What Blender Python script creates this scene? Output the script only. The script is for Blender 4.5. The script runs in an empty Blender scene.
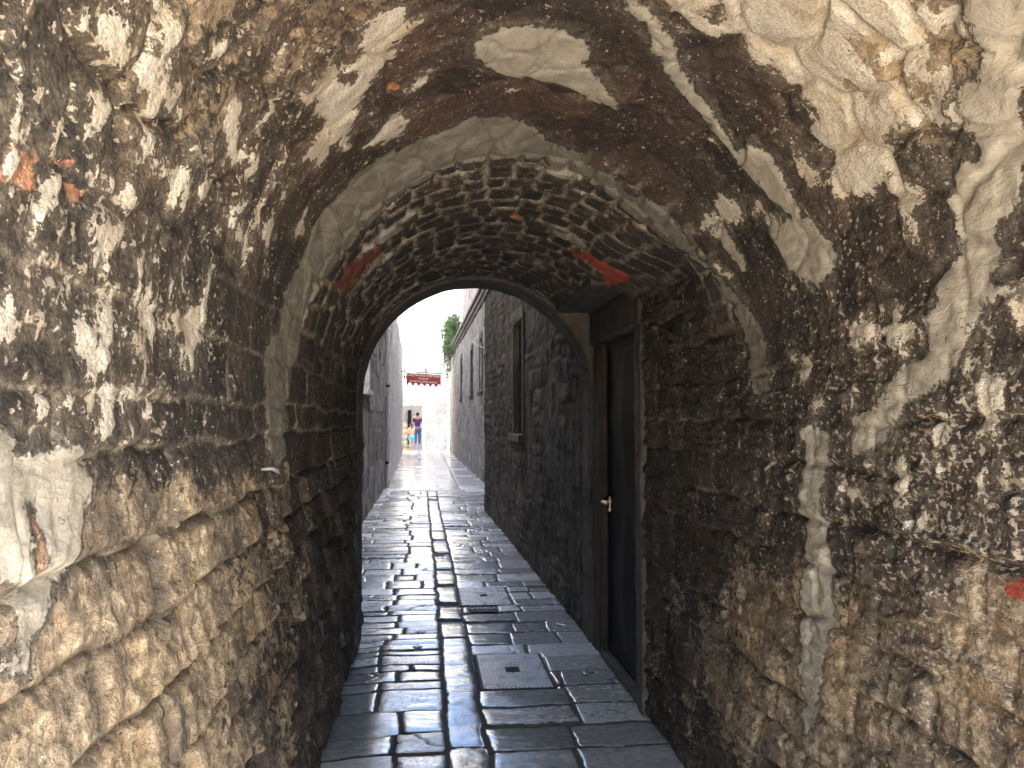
import bpy, bmesh, math, random
import numpy as np
from mathutils import Vector, Matrix

random.seed(7)
SC = bpy.context.scene
COL = SC.collection
PI = math.pi

# ------------------------------------------------------------------ surface tracings of the vault
# (distance along the passage in m, arc length up the left wall, over the vault and down the right wall in m)
MORT = [
    ('streak', [(1.906,3.117),(2.058,3.245),(2.301,3.383),(2.434,3.544),(2.519,3.719),(2.498,3.849),(2.452,3.936),(2.564,3.924),(2.625,3.953),(2.599,4.076),(2.524,4.130),(2.429,4.162),(2.334,4.141),(2.261,4.095),(2.287,4.018),(2.374,3.947),(2.369,3.872),(2.319,3.760),(2.361,3.693),(2.447,3.684),(2.343,3.533),(2.224,3.411),(2.078,3.344),(1.996,3.241),(1.887,3.189)]),
    ('patch', [(2.250,2.835),(2.185,2.853),(2.148,2.904),(2.140,2.982),(2.173,3.066),(2.233,3.144),(2.319,3.181),(2.371,3.170),(2.461,3.233),(2.569,3.312),(2.647,3.313),(2.624,3.235),(2.559,3.127),(2.509,2.997),(2.404,2.897)]),
    ('streak', [(1.434,3.620),(1.481,3.695),(1.454,3.765),(1.476,3.825),(1.521,3.873),(1.585,3.873),(1.640,3.908),(1.629,3.951),(1.604,4.004),(1.654,4.012),(1.701,4.030),(1.748,4.071),(1.756,4.151),(1.765,4.197),(1.858,4.227),(1.868,4.289),(1.927,4.320),(1.922,4.393),(2.040,4.426),(2.138,4.518),(2.316,4.552),(2.280,4.664),(2.209,4.661),(2.073,4.597),(1.999,4.529),(1.874,4.491),(1.797,4.419),(1.724,4.353),(1.706,4.318),(1.632,4.314),(1.608,4.296),(1.654,4.268),(1.632,4.223),(1.624,4.176),(1.537,4.129),(1.480,4.064),(1.486,4.005),(1.427,3.953),(1.300,3.898),(1.187,3.807)]),
    ('ring', [(2.646,1.473),(2.540,1.805),(2.740,1.894),(2.724,2.003),(2.825,2.136),(2.798,2.466),(2.847,2.627),(2.878,2.766),(2.807,2.880),(2.834,3.006),(2.983,3.130),(3.059,3.280),(3.147,3.432),(3.213,3.537),(3.110,3.648),(3.159,3.774),(3.184,3.894),(3.080,4.025),(2.989,4.139),(2.891,4.234),(2.877,4.317),(2.847,4.459),(3.029,4.471),(3.041,4.303),(3.119,4.101),(3.177,3.964),(3.295,3.858),(3.434,3.792),(3.389,3.696),(3.403,3.558),(3.334,3.419),(3.233,3.232),(3.192,3.043),(3.180,2.876),(3.207,2.745),(3.253,2.571),(3.319,2.417),(3.331,2.251),(3.213,2.097),(3.166,1.968),(3.141,1.843),(3.030,1.754),(2.863,1.462)]),
    ('strip', [(2.622,4.592),(2.594,4.636),(2.631,4.858),(2.596,4.917),(2.642,5.209),(2.634,5.406),(2.625,5.559),(2.533,5.495),(2.481,5.320),(2.413,5.156),(2.432,4.984),(2.485,4.842),(2.422,4.670),(2.420,4.611),(2.523,4.573)]),
    ('patch', [(0.937,1.587),(0.999,1.586),(1.073,1.565),(1.210,1.576),(1.258,1.531),(1.285,1.505),(1.250,1.471),(1.239,1.427),(1.230,1.392),(1.176,1.371),(1.104,1.326),(1.087,1.298),(1.014,1.312),(0.950,1.324)]),
    ('streak', [(3.010,3.836),(2.905,3.838),(2.881,3.930),(2.888,4.009),(2.942,4.030),(2.988,3.913)]),
]
MORTHOLE = [
    ('h', [(1.074,1.490),(1.106,1.487),(1.115,1.427),(1.108,1.405),(1.073,1.412)]),
    ('h', [(0.965,1.419),(1.032,1.404),(1.062,1.371),(1.055,1.333),(0.969,1.336)]),
    ('h', [(1.678,3.949),(1.608,3.980),(1.616,4.000),(1.678,3.993)]),
]
PLAS = [
    ('big', [(1.888,2.644),(1.969,2.689),(2.026,2.675),(2.045,2.639),(2.144,2.586),(2.197,2.529),(2.344,2.496),(2.524,2.440),(2.382,2.429),(2.401,2.358),(2.247,2.332),(2.195,2.369),(2.213,2.415),(1.955,2.378),(1.927,2.415),(1.947,2.462),(1.978,2.509),(1.950,2.541),(1.879,2.555)]),
    ('big', [(1.078,2.079),(1.117,2.113),(1.174,2.139),(1.207,2.124),(1.209,2.089),(1.191,2.060),(1.141,2.049),(1.121,2.068)]),
    ('', [(1.194,2.198),(1.260,2.226),(1.313,2.201),(1.301,2.184),(1.212,2.187)]),
    ('big', [(1.227,2.118),(1.307,2.127),(1.368,2.168),(1.408,2.155),(1.390,2.105),(1.351,2.084),(1.338,2.022),(1.406,2.023),(1.559,2.040),(1.596,2.026),(1.511,1.989),(1.435,2.010),(1.369,1.989),(1.290,2.012),(1.296,2.062),(1.292,2.103)]),
    ('', [(1.011,1.989),(1.044,1.990),(1.100,2.021),(1.183,2.042),(1.221,2.042),(1.170,2.003),(1.121,1.994),(1.064,1.990),(1.023,1.982)]),
    ('', [(0.939,1.929),(0.990,1.940),(1.012,1.929),(0.948,1.907)]),
    ('', [(1.254,1.954),(1.287,1.964),(1.292,1.940),(1.256,1.934)]),
    ('', [(1.229,1.854),(1.304,1.887),(1.321,1.886),(1.277,1.857)]),
    ('', [(1.305,1.939),(1.338,1.953),(1.368,1.929),(1.345,1.923)]),
    ('big', [(1.484,1.821),(1.540,1.812),(1.535,1.764),(1.458,1.734),(1.475,1.712),(1.398,1.712),(1.378,1.742),(1.441,1.775)]),
    ('big', [(1.563,1.773),(1.731,1.806),(1.856,1.879),(1.857,1.778),(1.783,1.710),(1.690,1.723),(1.688,1.762),(1.581,1.757)]),
    ('', [(1.309,1.779),(1.335,1.753),(1.324,1.721),(1.285,1.722),(1.290,1.762)]),
    ('big', [(1.213,1.724),(1.254,1.729),(1.260,1.695),(1.314,1.690),(1.288,1.664),(1.226,1.661),(1.207,1.696)]),
    ('', [(0.982,1.706),(1.039,1.729),(1.063,1.744),(1.091,1.727),(1.111,1.714),(1.073,1.705),(0.983,1.694)]),
    ('', [(1.119,1.718),(1.170,1.724),(1.159,1.700),(1.120,1.706)]),
    ('', [(1.094,1.802),(1.133,1.810),(1.130,1.790),(1.093,1.786)]),
    ('', [(1.130,1.780),(1.210,1.779),(1.187,1.770),(1.137,1.769)]),
    ('', [(1.096,1.629),(1.289,1.645),(1.570,1.652),(1.554,1.637),(1.290,1.630),(1.218,1.615),(1.105,1.617)]),
    ('', [(1.393,1.627),(1.432,1.595),(1.468,1.565),(1.388,1.567)]),
    ('', [(1.280,1.601),(1.342,1.611),(1.360,1.595),(1.293,1.577)]),
    ('', [(1.519,2.089),(1.576,2.113),(1.672,2.100),(1.669,2.078),(1.598,2.076)]),
    ('', [(1.618,2.052),(1.695,2.071),(1.708,2.052),(1.637,2.038)]),
    ('', [(1.608,2.230),(1.683,2.229),(1.761,2.165),(1.824,2.164),(1.805,2.145),(1.690,2.173)]),
    ('', [(2.285,4.297),(2.185,4.289),(2.076,4.313),(1.972,4.337),(1.940,4.353),(2.083,4.364),(2.129,4.341),(2.266,4.342)]),
    ('', [(2.075,4.255),(2.040,4.299),(2.021,4.395),(2.062,4.392)]),
    ('big', [(1.730,4.483),(1.674,4.456),(1.628,4.459),(1.645,4.514),(1.701,4.591),(1.737,4.591),(1.718,4.533)]),
    ('', [(1.985,4.644),(1.931,4.642),(1.865,4.663),(1.944,4.674)]),
    ('', [(2.323,4.780),(2.250,4.765),(2.230,4.799)]),
    ('', [(2.381,4.753),(2.311,4.762),(2.224,4.795),(2.312,4.790)]),
    ('', [(2.547,4.479),(2.434,4.470),(2.436,4.521),(2.548,4.520)]),
    ('', [(2.658,4.368),(2.565,4.381),(2.587,4.424),(2.653,4.417)]),
    ('', [(1.606,4.284),(1.564,4.291),(1.575,4.370),(1.612,4.360)]),
    ('', [(2.778,3.755),(2.737,3.801),(2.664,3.849),(2.560,3.853),(2.573,3.872),(2.810,3.865),(3.055,3.824),(3.171,3.791),(2.888,3.812)]),
    ('', [(3.082,3.961),(3.054,3.980),(3.033,4.022),(3.102,4.017)]),
    ('', [(2.052,4.652),(2.016,4.658),(2.033,4.764),(2.066,4.775),(2.073,4.717)]),
    ('', [(2.298,2.724),(2.301,2.741),(2.379,2.734),(2.422,2.680),(2.355,2.662)]),
    ('', [(2.515,2.625),(2.723,2.641),(2.743,2.565),(2.642,2.532)]),
    ('', [(2.105,2.158),(2.146,2.125),(2.115,2.079),(2.089,2.104)]),
    ('', [(2.311,2.158),(2.352,2.078),(2.225,2.089)]),
    ('', [(1.922,2.199),(1.964,2.192),(1.985,2.141),(1.932,2.163)]),
    ('', [(2.308,2.243),(2.347,2.222),(2.349,2.184),(2.260,2.202)]),
    ('', [(2.612,2.250),(2.723,2.206),(2.658,2.160),(2.556,2.160)]),
    ('', [(1.883,2.050),(1.966,2.047),(2.139,2.023),(2.128,1.990),(1.984,2.015)]),
    ('big', [(1.881,3.206),(1.953,3.225),(1.990,3.299),(2.030,3.388),(1.992,3.466),(2.016,3.534),(1.995,3.633),(2.008,3.718),(2.086,3.768),(2.112,3.858),(2.172,3.949),(1.963,3.999),(1.938,4.122),(1.890,4.128),(1.816,4.014),(1.695,3.992),(1.630,3.912),(1.580,3.875),(1.495,3.838),(1.463,3.759),(1.469,3.671)]),
    ('', [(2.606,3.913),(2.508,3.928),(2.586,3.973),(2.625,3.953)]),
    ('', [(2.209,3.768),(2.183,3.814),(2.211,3.906),(2.293,3.896),(2.252,3.841)]),
]
HOLE = [
    ('h', [(1.745,3.665),(1.697,3.674),(1.663,3.717),(1.707,3.741),(1.771,3.714)]),
    ('h', [(1.584,3.783),(1.500,3.787),(1.476,3.825),(1.521,3.873),(1.575,3.863),(1.625,3.821)]),
    ('h', [(1.730,3.737),(1.686,3.809),(1.610,3.854),(1.669,3.878),(1.711,3.832),(1.760,3.760)]),
    ('h', [(1.854,3.889),(1.769,3.888),(1.676,3.925),(1.619,3.994),(1.704,4.020),(1.832,4.004),(1.890,3.943)]),
    ('h', [(2.002,3.979),(1.959,3.984),(1.920,4.093),(2.033,4.101),(2.153,4.036)]),
    ('h', [(1.853,3.722),(1.821,3.739),(1.825,3.787),(1.880,3.772)]),
    ('h', [(1.895,3.380),(1.837,3.392),(1.977,3.427),(1.979,3.384)]),
    ('h', [(1.967,3.229),(1.921,3.241),(1.949,3.264),(2.010,3.265)]),
    ('h', [(1.521,3.672),(1.491,3.701),(1.513,3.733),(1.547,3.705)]),
    ('h', [(1.952,3.895),(1.935,3.893),(1.914,3.965),(1.929,3.971)]),
    ('h', [(2.026,2.486),(2.086,2.517),(2.102,2.503),(2.057,2.482)]),
]
RED = [
    ('orange', [(1.301,2.058),(1.361,2.088),(1.379,2.048),(1.328,2.019)]),
    ('orange', [(0.950,1.903),(1.030,1.923),(1.045,1.912),(1.030,1.887),(1.060,1.875),(0.964,1.860)]),
    ('orange', [(1.126,1.894),(1.195,1.913),(1.187,1.900),(1.141,1.887)]),
    ('orange', [(1.076,1.921),(1.136,1.936),(1.148,1.927),(1.107,1.917)]),
    ('rust', [(3.600,2.326),(3.768,2.477),(4.157,2.383),(3.925,2.199),(3.541,2.162)]),
    ('orange', [(2.255,2.621),(2.318,2.631),(2.320,2.599)]),
    ('orange', [(4.045,3.130),(4.125,3.208),(4.251,3.213),(4.129,3.119)]),
    ('orange', [(1.069,1.491),(1.112,1.486),(1.108,1.446),(1.116,1.408),(1.073,1.412)]),
]
VIVID = [
    ('r', [(4.428,3.466),(4.282,3.583),(4.246,3.750),(4.377,3.769),(4.738,3.743),(4.419,3.684),(4.505,3.543)]),
    ('r', [(1.693,4.900),(1.653,4.899),(1.594,4.872),(1.596,4.931),(1.648,4.936),(1.675,4.930)]),
]
GREEN = [
    ('g', [(2.134,4.839),(2.115,4.836),(2.107,4.895),(2.048,4.921),(2.062,4.933),(2.127,4.908)]),
]

# ------------------------------------------------------------------ helpers: objects and tags
def link(o, parent=None):
    COL.objects.link(o)
    if parent is not None:
        o.parent = parent
        o.matrix_parent_inverse = Matrix.Translation(parent.location).inverted()
    return o

def thing(name, label, cat, loc=(0, 0, 0), group=None):
    o = bpy.data.objects.new(name, None)
    o.location = loc
    o.empty_display_size = .1
    COL.objects.link(o)
    o['label'] = label; o['category'] = cat
    if group: o['group'] = group
    return o

def tag(o, label, cat, group=None):
    o['label'] = label; o['category'] = cat
    if group: o['group'] = group
    return o

def struct(o, kind='structure'):
    o['kind'] = kind
    return o

def smooth(me, on=True):
    me.polygons.foreach_set('use_smooth', np.full(len(me.polygons), on, dtype=bool))

def from_bm(name, bm, mat, parent=None, sm=False):
    me = bpy.data.meshes.new(name)
    bmesh.ops.recalc_face_normals(bm, faces=bm.faces[:])
    bm.to_mesh(me); bm.free()
    me.materials.append(mat)
    if sm: smooth(me)
    return link(bpy.data.objects.new(name, me), parent)

def add_box(bm, x0, x1, y0, y1, z0, z1, bev=0.0, cuts=0, jit=0.0):
    r = bmesh.ops.create_cube(bm, size=1.0)
    vs = r['verts']
    for v in vs:
        v.co = Vector((x0 + (v.co.x + .5) * (x1 - x0), y0 + (v.co.y + .5) * (y1 - y0), z0 + (v.co.z + .5) * (z1 - z0)))
    es = list({e for v in vs for e in v.link_edges})
    if bev > 0:
        r2 = bmesh.ops.bevel(bm, geom=es, offset=bev, segments=2, affect='EDGES', profile=.6)
        vs = list({v for f in r2['faces'] for v in f.verts} | {v for v in vs if v.is_valid})
    return vs

def box(name, dims, mat, parent=None, bev=0.0):
    bm = bmesh.new(); add_box(bm, *dims, bev=bev)
    return from_bm(name, bm, mat, parent)

def add_tube(bm, pts, radii, n=8, cap=True):
    pts = [Vector(p) for p in pts]
    if not hasattr(radii, '__len__'): radii = [radii] * len(pts)
    rings = []
    up = Vector((0.13, .31, .94)).normalized()
    for i, p in enumerate(pts):
        a = pts[max(i - 1, 0)]; b = pts[min(i + 1, len(pts) - 1)]
        t = (b - a).normalized()
        s = t.cross(up)
        if s.length < .05: s = t.cross(Vector((1, 0, 0)))
        s.normalize(); w = t.cross(s)
        rings.append([bm.verts.new(p + (s * math.cos(2 * PI * k / n) + w * math.sin(2 * PI * k / n)) * radii[i]) for k in range(n)])
    for i in range(len(rings) - 1):
        for k in range(n):
            bm.faces.new((rings[i][k], rings[i][(k + 1) % n], rings[i + 1][(k + 1) % n], rings[i + 1][k]))
    if cap:
        bm.faces.new(rings[0][::-1]); bm.faces.new(rings[-1])

def add_ball(bm, c, r, sc=(1, 1, 1), seg=12):
    g = bmesh.ops.create_uvsphere(bm, u_segments=seg, v_segments=max(6, seg * 2 // 3), radius=r)
    for v in g['verts']:
        v.co = Vector((v.co.x * sc[0], v.co.y * sc[1], v.co.z * sc[2])) + Vector(c)
    return g['verts']

def add_prism(bm, poly, axis, a, b):
    """poly: 2-D outline; axis 'y' extrudes (x,z) outlines along y, 'x' extrudes (y,z)"""
    def mk(p, t):
        return (p[0], t, p[1]) if axis == 'y' else (t, p[0], p[1])
    v0 = [bm.verts.new(mk(p, a)) for p in poly]; v1 = [bm.verts.new(mk(p, b)) for p in poly]
    n = len(poly)
    for i in range(n):
        bm.faces.new((v0[i], v0[(i + 1) % n], v1[(i + 1) % n], v1[i]))
    bm.faces.new(v0[::-1]); bm.faces.new(v1)

# ------------------------------------------------------------------ helpers: numpy noise
def _hash(ix, iy, seed):
    h = (ix.astype(np.int64) * 374761393 + iy.astype(np.int64) * 668265263 + seed * 974634777) & 0xffffffff
    h = ((h ^ (h >> 13)) * 1274126177) & 0xffffffff
    h = ((h ^ (h >> 16)) * 2246822519) & 0xffffffff
    return (h ^ (h >> 15)) & 0xffffffff

def perlin(x, y, seed=0):
    x, y = np.broadcast_arrays(np.asarray(x, float), np.asarray(y, float))
    x0 = np.floor(x); y0 = np.floor(y); fx = x - x0; fy = y - y0
    u = fx * fx * fx * (fx * (fx * 6 - 15) + 10); v = fy * fy * fy * (fy * (fy * 6 - 15) + 10)
    def g(dx, dy):
        a = _hash(x0 + dx, y0 + dy, seed) * (2 * PI / 4294967296.0)
        return np.cos(a) * (fx - dx) + np.sin(a) * (fy - dy)
    n0 = g(0, 0) * (1 - u) + g(1, 0) * u
    n1 = g(0, 1) * (1 - u) + g(1, 1) * u
    return (n0 * (1 - v) + n1 * v) * 1.4

def fbm(x, y, seed=0, oct=5, gain=.5):
    s = 0; a = 1.0; t = 0; f = 1.0
    for o in range(oct):
        s = s + a * perlin(x * f + 17.3 * o, y * f - 9.1 * o, seed + o * 101); t += a
        a *= gain; f *= 2.03
    return s / t

def worley(x, y, seed=0):
    """distance to the cell border (approx.) and a random value per cell"""
    x, y = np.broadcast_arrays(np.asarray(x, float), np.asarray(y, float))
    ix = np.floor(x); iy = np.floor(y)
    f1 = np.full(x.shape, 9.0); f2 = np.full(x.shape, 9.0); cid = np.zeros(x.shape)
    for dx in (-1, 0, 1):
        for dy in (-1, 0, 1):
            h = _hash(ix + dx, iy + dy, seed); h2 = _hash(ix + dx, iy + dy, seed + 77)
            px = ix + dx + .5 + .8 * (h / 4294967296.0 - .5); py = iy + dy + .5 + .8 * (h2 / 4294967296.0 - .5)
            d = np.hypot(x - px, y - py)
            nearer = d < f1
            f2 = np.where(nearer, f1, np.minimum(f2, d))
            cid = np.where(nearer, (h ^ h2) / 4294967296.0, cid)
            f1 = np.where(nearer, d, f1)
    return f2 - f1, cid

def sstep(a, b, x):
    t = np.clip((x - a) / (b - a), 0, 1)
    return t * t * (3 - 2 * t)

def poly_sdf(Y, S, poly, out, margin=.3):
    """signed distance (positive inside) merged by maximum into out; Y (ny,), S (ns,) axes"""
    P = np.array(poly)
    i0, i1 = np.searchsorted(Y, [P[:, 0].min() - margin, P[:, 0].max() + margin])
    j0, j1 = np.searchsorted(S, [P[:, 1].min() - margin, P[:, 1].max() + margin])
    if i1 <= i0 or j1 <= j0: return
    a, b = np.meshgrid(Y[i0:i1], S[j0:j1], indexing='ij')
    d2 = np.full(a.shape, 1e9); ins = np.zeros(a.shape, bool)
    n = len(P)
    for k in range(n):
        (x0, y0), (x1, y1) = P[k], P[(k + 1) % n]
        ex, ey = x1 - x0, y1 - y0
        t = np.clip(((a - x0) * ex + (b - y0) * ey) / (ex * ex + ey * ey + 1e-12), 0, 1)
        d2 = np.minimum(d2, (a - x0 - t * ex) ** 2 + (b - y0 - t * ey) ** 2)
        c = ((y0 > b) != (y1 > b))
        with np.errstate(divide='ignore', invalid='ignore'):
            xi = x0 + (b - y0) * ex / np.where(ey == 0, 1e-12, ey)
        ins ^= c & (a < xi)
    sd = np.sqrt(d2) * np.where(ins, 1, -1)
    out[i0:i1, j0:j1] = np.maximum(out[i0:i1, j0:j1], sd)

def stone_field(U, V, edges, lens, seed, warp=.012, wf=5.0):
    """coursed stones. U along, V across the courses (same-shape arrays). edges: course boundaries.
    returns distance to the nearest joint, random per stone, (u,v) position inside the stone -1..1"""
    rng = np.random.RandomState(seed)
    Uw = U + warp * fbm(U * wf, V * wf, seed + 5, 3); Vw = V + warp * fbm(U * wf * .8, V * wf, seed + 9, 3)
    edges = np.asarray(edges, float)
    row = np.clip(np.searchsorted(edges, Vw) - 1, 0, len(edges) - 2)
    dist = np.zeros(U.shape); rnd = np.zeros(U.shape); rnd2 = np.zeros(U.shape); uu = np.zeros(U.shape); vv = np.zeros(U.shape)
    u0, u1 = U.min() - 1, U.max() + 1
    for r in range(len(edges) - 1):
        cuts = [u0 - rng.uniform(0, lens[1])]
        while cuts[-1] < u1: cuts.append(cuts[-1] + rng.uniform(*lens))
        cuts = np.array(cuts); val = rng.rand(len(cuts)); val2 = rng.rand(len(cuts))
        m = row == r
        if not m.any(): continue
        um = Uw[m]; k = np.clip(np.searchsorted(cuts, um) - 1, 0, len(cuts) - 2)
        lo, hi = cuts[k], cuts[k + 1]; vm = Vw[m]
        du = np.minimum(um - lo, hi - um); dv = np.minimum(vm - edges[r], edges[r + 1] - vm)
        # rounded corners
        R = .02
        cu = np.maximum(R - du, 0); cv = np.maximum(R - dv, 0)
        dist[m] = np.where((cu > 0) & (cv > 0), R - np.hypot(cu, cv), np.minimum(du, dv))
        rnd[m] = val[k]; rnd2[m] = val2[k]
        uu[m] = (um - lo) / (hi - lo) * 2 - 1; vv[m] = (vm - edges[r]) / (edges[r + 1] - edges[r]) * 2 - 1
    return dist, rnd, rnd2, uu, vv

def grid_mesh(name, V, mat, parent=None, attrs=None, uv=None, mask=None, flip=False, normals=None):
    """V (n,m,3) vertex grid -> mesh object; mask (n-1,m-1) picks the faces"""
    n, m = V.shape[:2]
    idx = np.arange(n * m).reshape(n, m)
    q = np.stack([idx[:-1, :-1], idx[1:, :-1], idx[1:, 1:], idx[:-1, 1:]], -1)
    if flip: q = q[..., ::-1]
    q = q[mask] if mask is not None else q.reshape(-1, 4)
    used, inv = np.unique(q, return_inverse=True)
    q = inv.reshape(-1, 4).astype(np.int32)
    me = bpy.data.meshes.new(name)
    me.vertices.add(len(used)); me.vertices.foreach_set('co', V.reshape(-1, 3)[used].astype(np.float32).ravel())
    me.loops.add(q.size); me.loops.foreach_set('vertex_index', q.ravel())
    me.polygons.add(len(q)); me.polygons.foreach_set('loop_start', np.arange(0, q.size, 4, dtype=np.int32))
    smooth(me)
    for k, a in (attrs or {}).items():
        at = me.attributes.new(k, 'FLOAT', 'POINT')
        at.data.foreach_set('value', np.broadcast_to(a, (n, m)).reshape(-1)[used].astype(np.float32))
    me.update(calc_edges=True)
    if normals is not None:
        me.normals_split_custom_set_from_vertices(normals.reshape(-1, 3)[used].tolist())
    me.materials.append(mat)
    return link(bpy.data.objects.new(name, me), parent)

def grid_normals(V, flip=False):
    a = np.gradient(V, axis=0); b = np.gradient(V, axis=1)
    nn = np.cross(a, b); nn /= np.linalg.norm(nn, axis=-1, keepdims=True) + 1e-12
    return -nn if flip else nn

# ------------------------------------------------------------------ helpers: materials
class Mat:
    def __init__(s, name, rough=.8):
        s.m = bpy.data.materials.new(name); s.m.use_nodes = True
        s.t = s.m.node_tree; s.b = s.t.nodes['Principled BSDF']
        s.b.inputs['Roughness'].default_value = rough
        s.geo = s.t.nodes.new('ShaderNodeTexCoord')
        s.P = s.geo.outputs['Object']
    def n(s, kind): return s.t.nodes.new(kind)
    def put(s, sock, v):
        if isinstance(v, bpy.types.NodeSocket): s.t.links.new(v, sock)
        elif isinstance(v, (tuple, list)) and len(v) == 3 and sock.type == 'RGBA': sock.default_value = (*v, 1)
        else: sock.default_value = v
    def math(s, op, a, b=None, c=None, clamp=False):
        k = s.n('ShaderNodeMath'); k.operation = op; k.use_clamp = clamp
        s.put(k.inputs[0], a)
        if b is not None: s.put(k.inputs[1], b)
        if c is not None: s.put(k.inputs[2], c)
        return k.outputs[0]
    def map(s, scale=(1, 1, 1), rot=(0, 0, 0), loc=(0, 0, 0), vec=None):
        k = s.n('ShaderNodeMapping'); s.put(k.inputs['Vector'], vec or s.P)
        k.inputs['Scale'].default_value = scale; k.inputs['Rotation'].default_value = rot; k.inputs['Location'].default_value = loc
        return k.outputs[0]
    def noise(s, scale, detail=6, rough=.6, vec=None, dist=0.0):
        k = s.n('ShaderNodeTexNoise'); s.put(k.inputs['Vector'], vec or s.P)
        k.inputs['Scale'].default_value = scale; k.inputs['Detail'].default_value = detail
        k.inputs['Roughness'].default_value = rough; k.inputs['Distortion'].default_value = dist
        return k.outputs[0]
    def voro(s, scale, vec=None, feature='F1', rand=1.0):
        k = s.n('ShaderNodeTexVoronoi'); k.feature = feature; s.put(k.inputs['Vector'], vec or s.P)
        k.inputs['Scale'].default_value = scale; k.inputs['Randomness'].default_value = rand
        return k.outputs['Distance']
    def step(s, a, lo, hi):
        k = s.n('ShaderNodeMapRange'); k.interpolation_type = 'SMOOTHSTEP'
        s.put(k.inputs['Value'], a); k.inputs['From Min'].default_value = lo; k.inputs['From Max'].default_value = hi
        return k.outputs[0]
    def lin(s, a, lo, hi, o0=0.0, o1=1.0):
        k = s.n('ShaderNodeMapRange'); s.put(k.inputs['Value'], a)
        for nm, v in (('From Min', lo), ('From Max', hi), ('To Min', o0), ('To Max', o1)): k.inputs[nm].default_value = v
        return k.outputs[0]
    def mix(s, f, a, b, mode='MIX'):
        k = s.n('ShaderNodeMix'); k.data_type = 'RGBA'; k.blend_type = mode
        s.put(k.inputs[0], f); s.put(k.inputs[6], a); s.put(k.inputs[7], b)
        return k.outputs[2]
    def ramp(s, f, stops):
        k = s.n('ShaderNodeValToRGB'); s.put(k.inputs[0], f)
        e = k.color_ramp.elements
        while len(e) < len(stops): e.new(.5)
        for el, (p, c) in zip(e, stops): el.position = p; el.color = (*c, 1)
        return k.outputs[0]
    def attr(s, name):
        k = s.n('ShaderNodeAttribute'); k.attribute_name = name
        return k.outputs['Fac']
    def bump(s, h, dist=.01, strength=1.0, normal=None):
        k = s.n('ShaderNodeBump'); s.put(k.inputs['Height'], h)
        k.inputs['Distance'].default_value = dist; s.put(k.inputs['Strength'], strength)
        if normal is not None: s.put(k.inputs['Normal'], normal)
        s.put(s.b.inputs['Normal'], k.outputs[0]); return k.outputs[0]
    def col(s, c): s.put(s.b.inputs['Base Color'], c); return s
    def rough(s, r): s.put(s.b.inputs['Roughness'], r); return s
    def scale(s, c, f):   # colour times a number
        k = s.n('ShaderNodeVectorMath'); k.operation = 'SCALE'; s.put(k.inputs[0], c); s.put(k.inputs['Scale'], f)
        return k.outputs[0]

def simple(name, c, rough=.6, metal=0.0, var=.25, scale=12, bump=.002):
    M = Mat(name, rough); n = M.noise(scale, 5)
    M.col(M.scale(M.mix(0.0, c, c), M.lin(n, .3, .7, 1 - var, 1 + var)))
    M.b.inputs['Metallic'].default_value = metal
    M.bump(M.noise(scale * 6, 4), bump)
    return M.m

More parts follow.
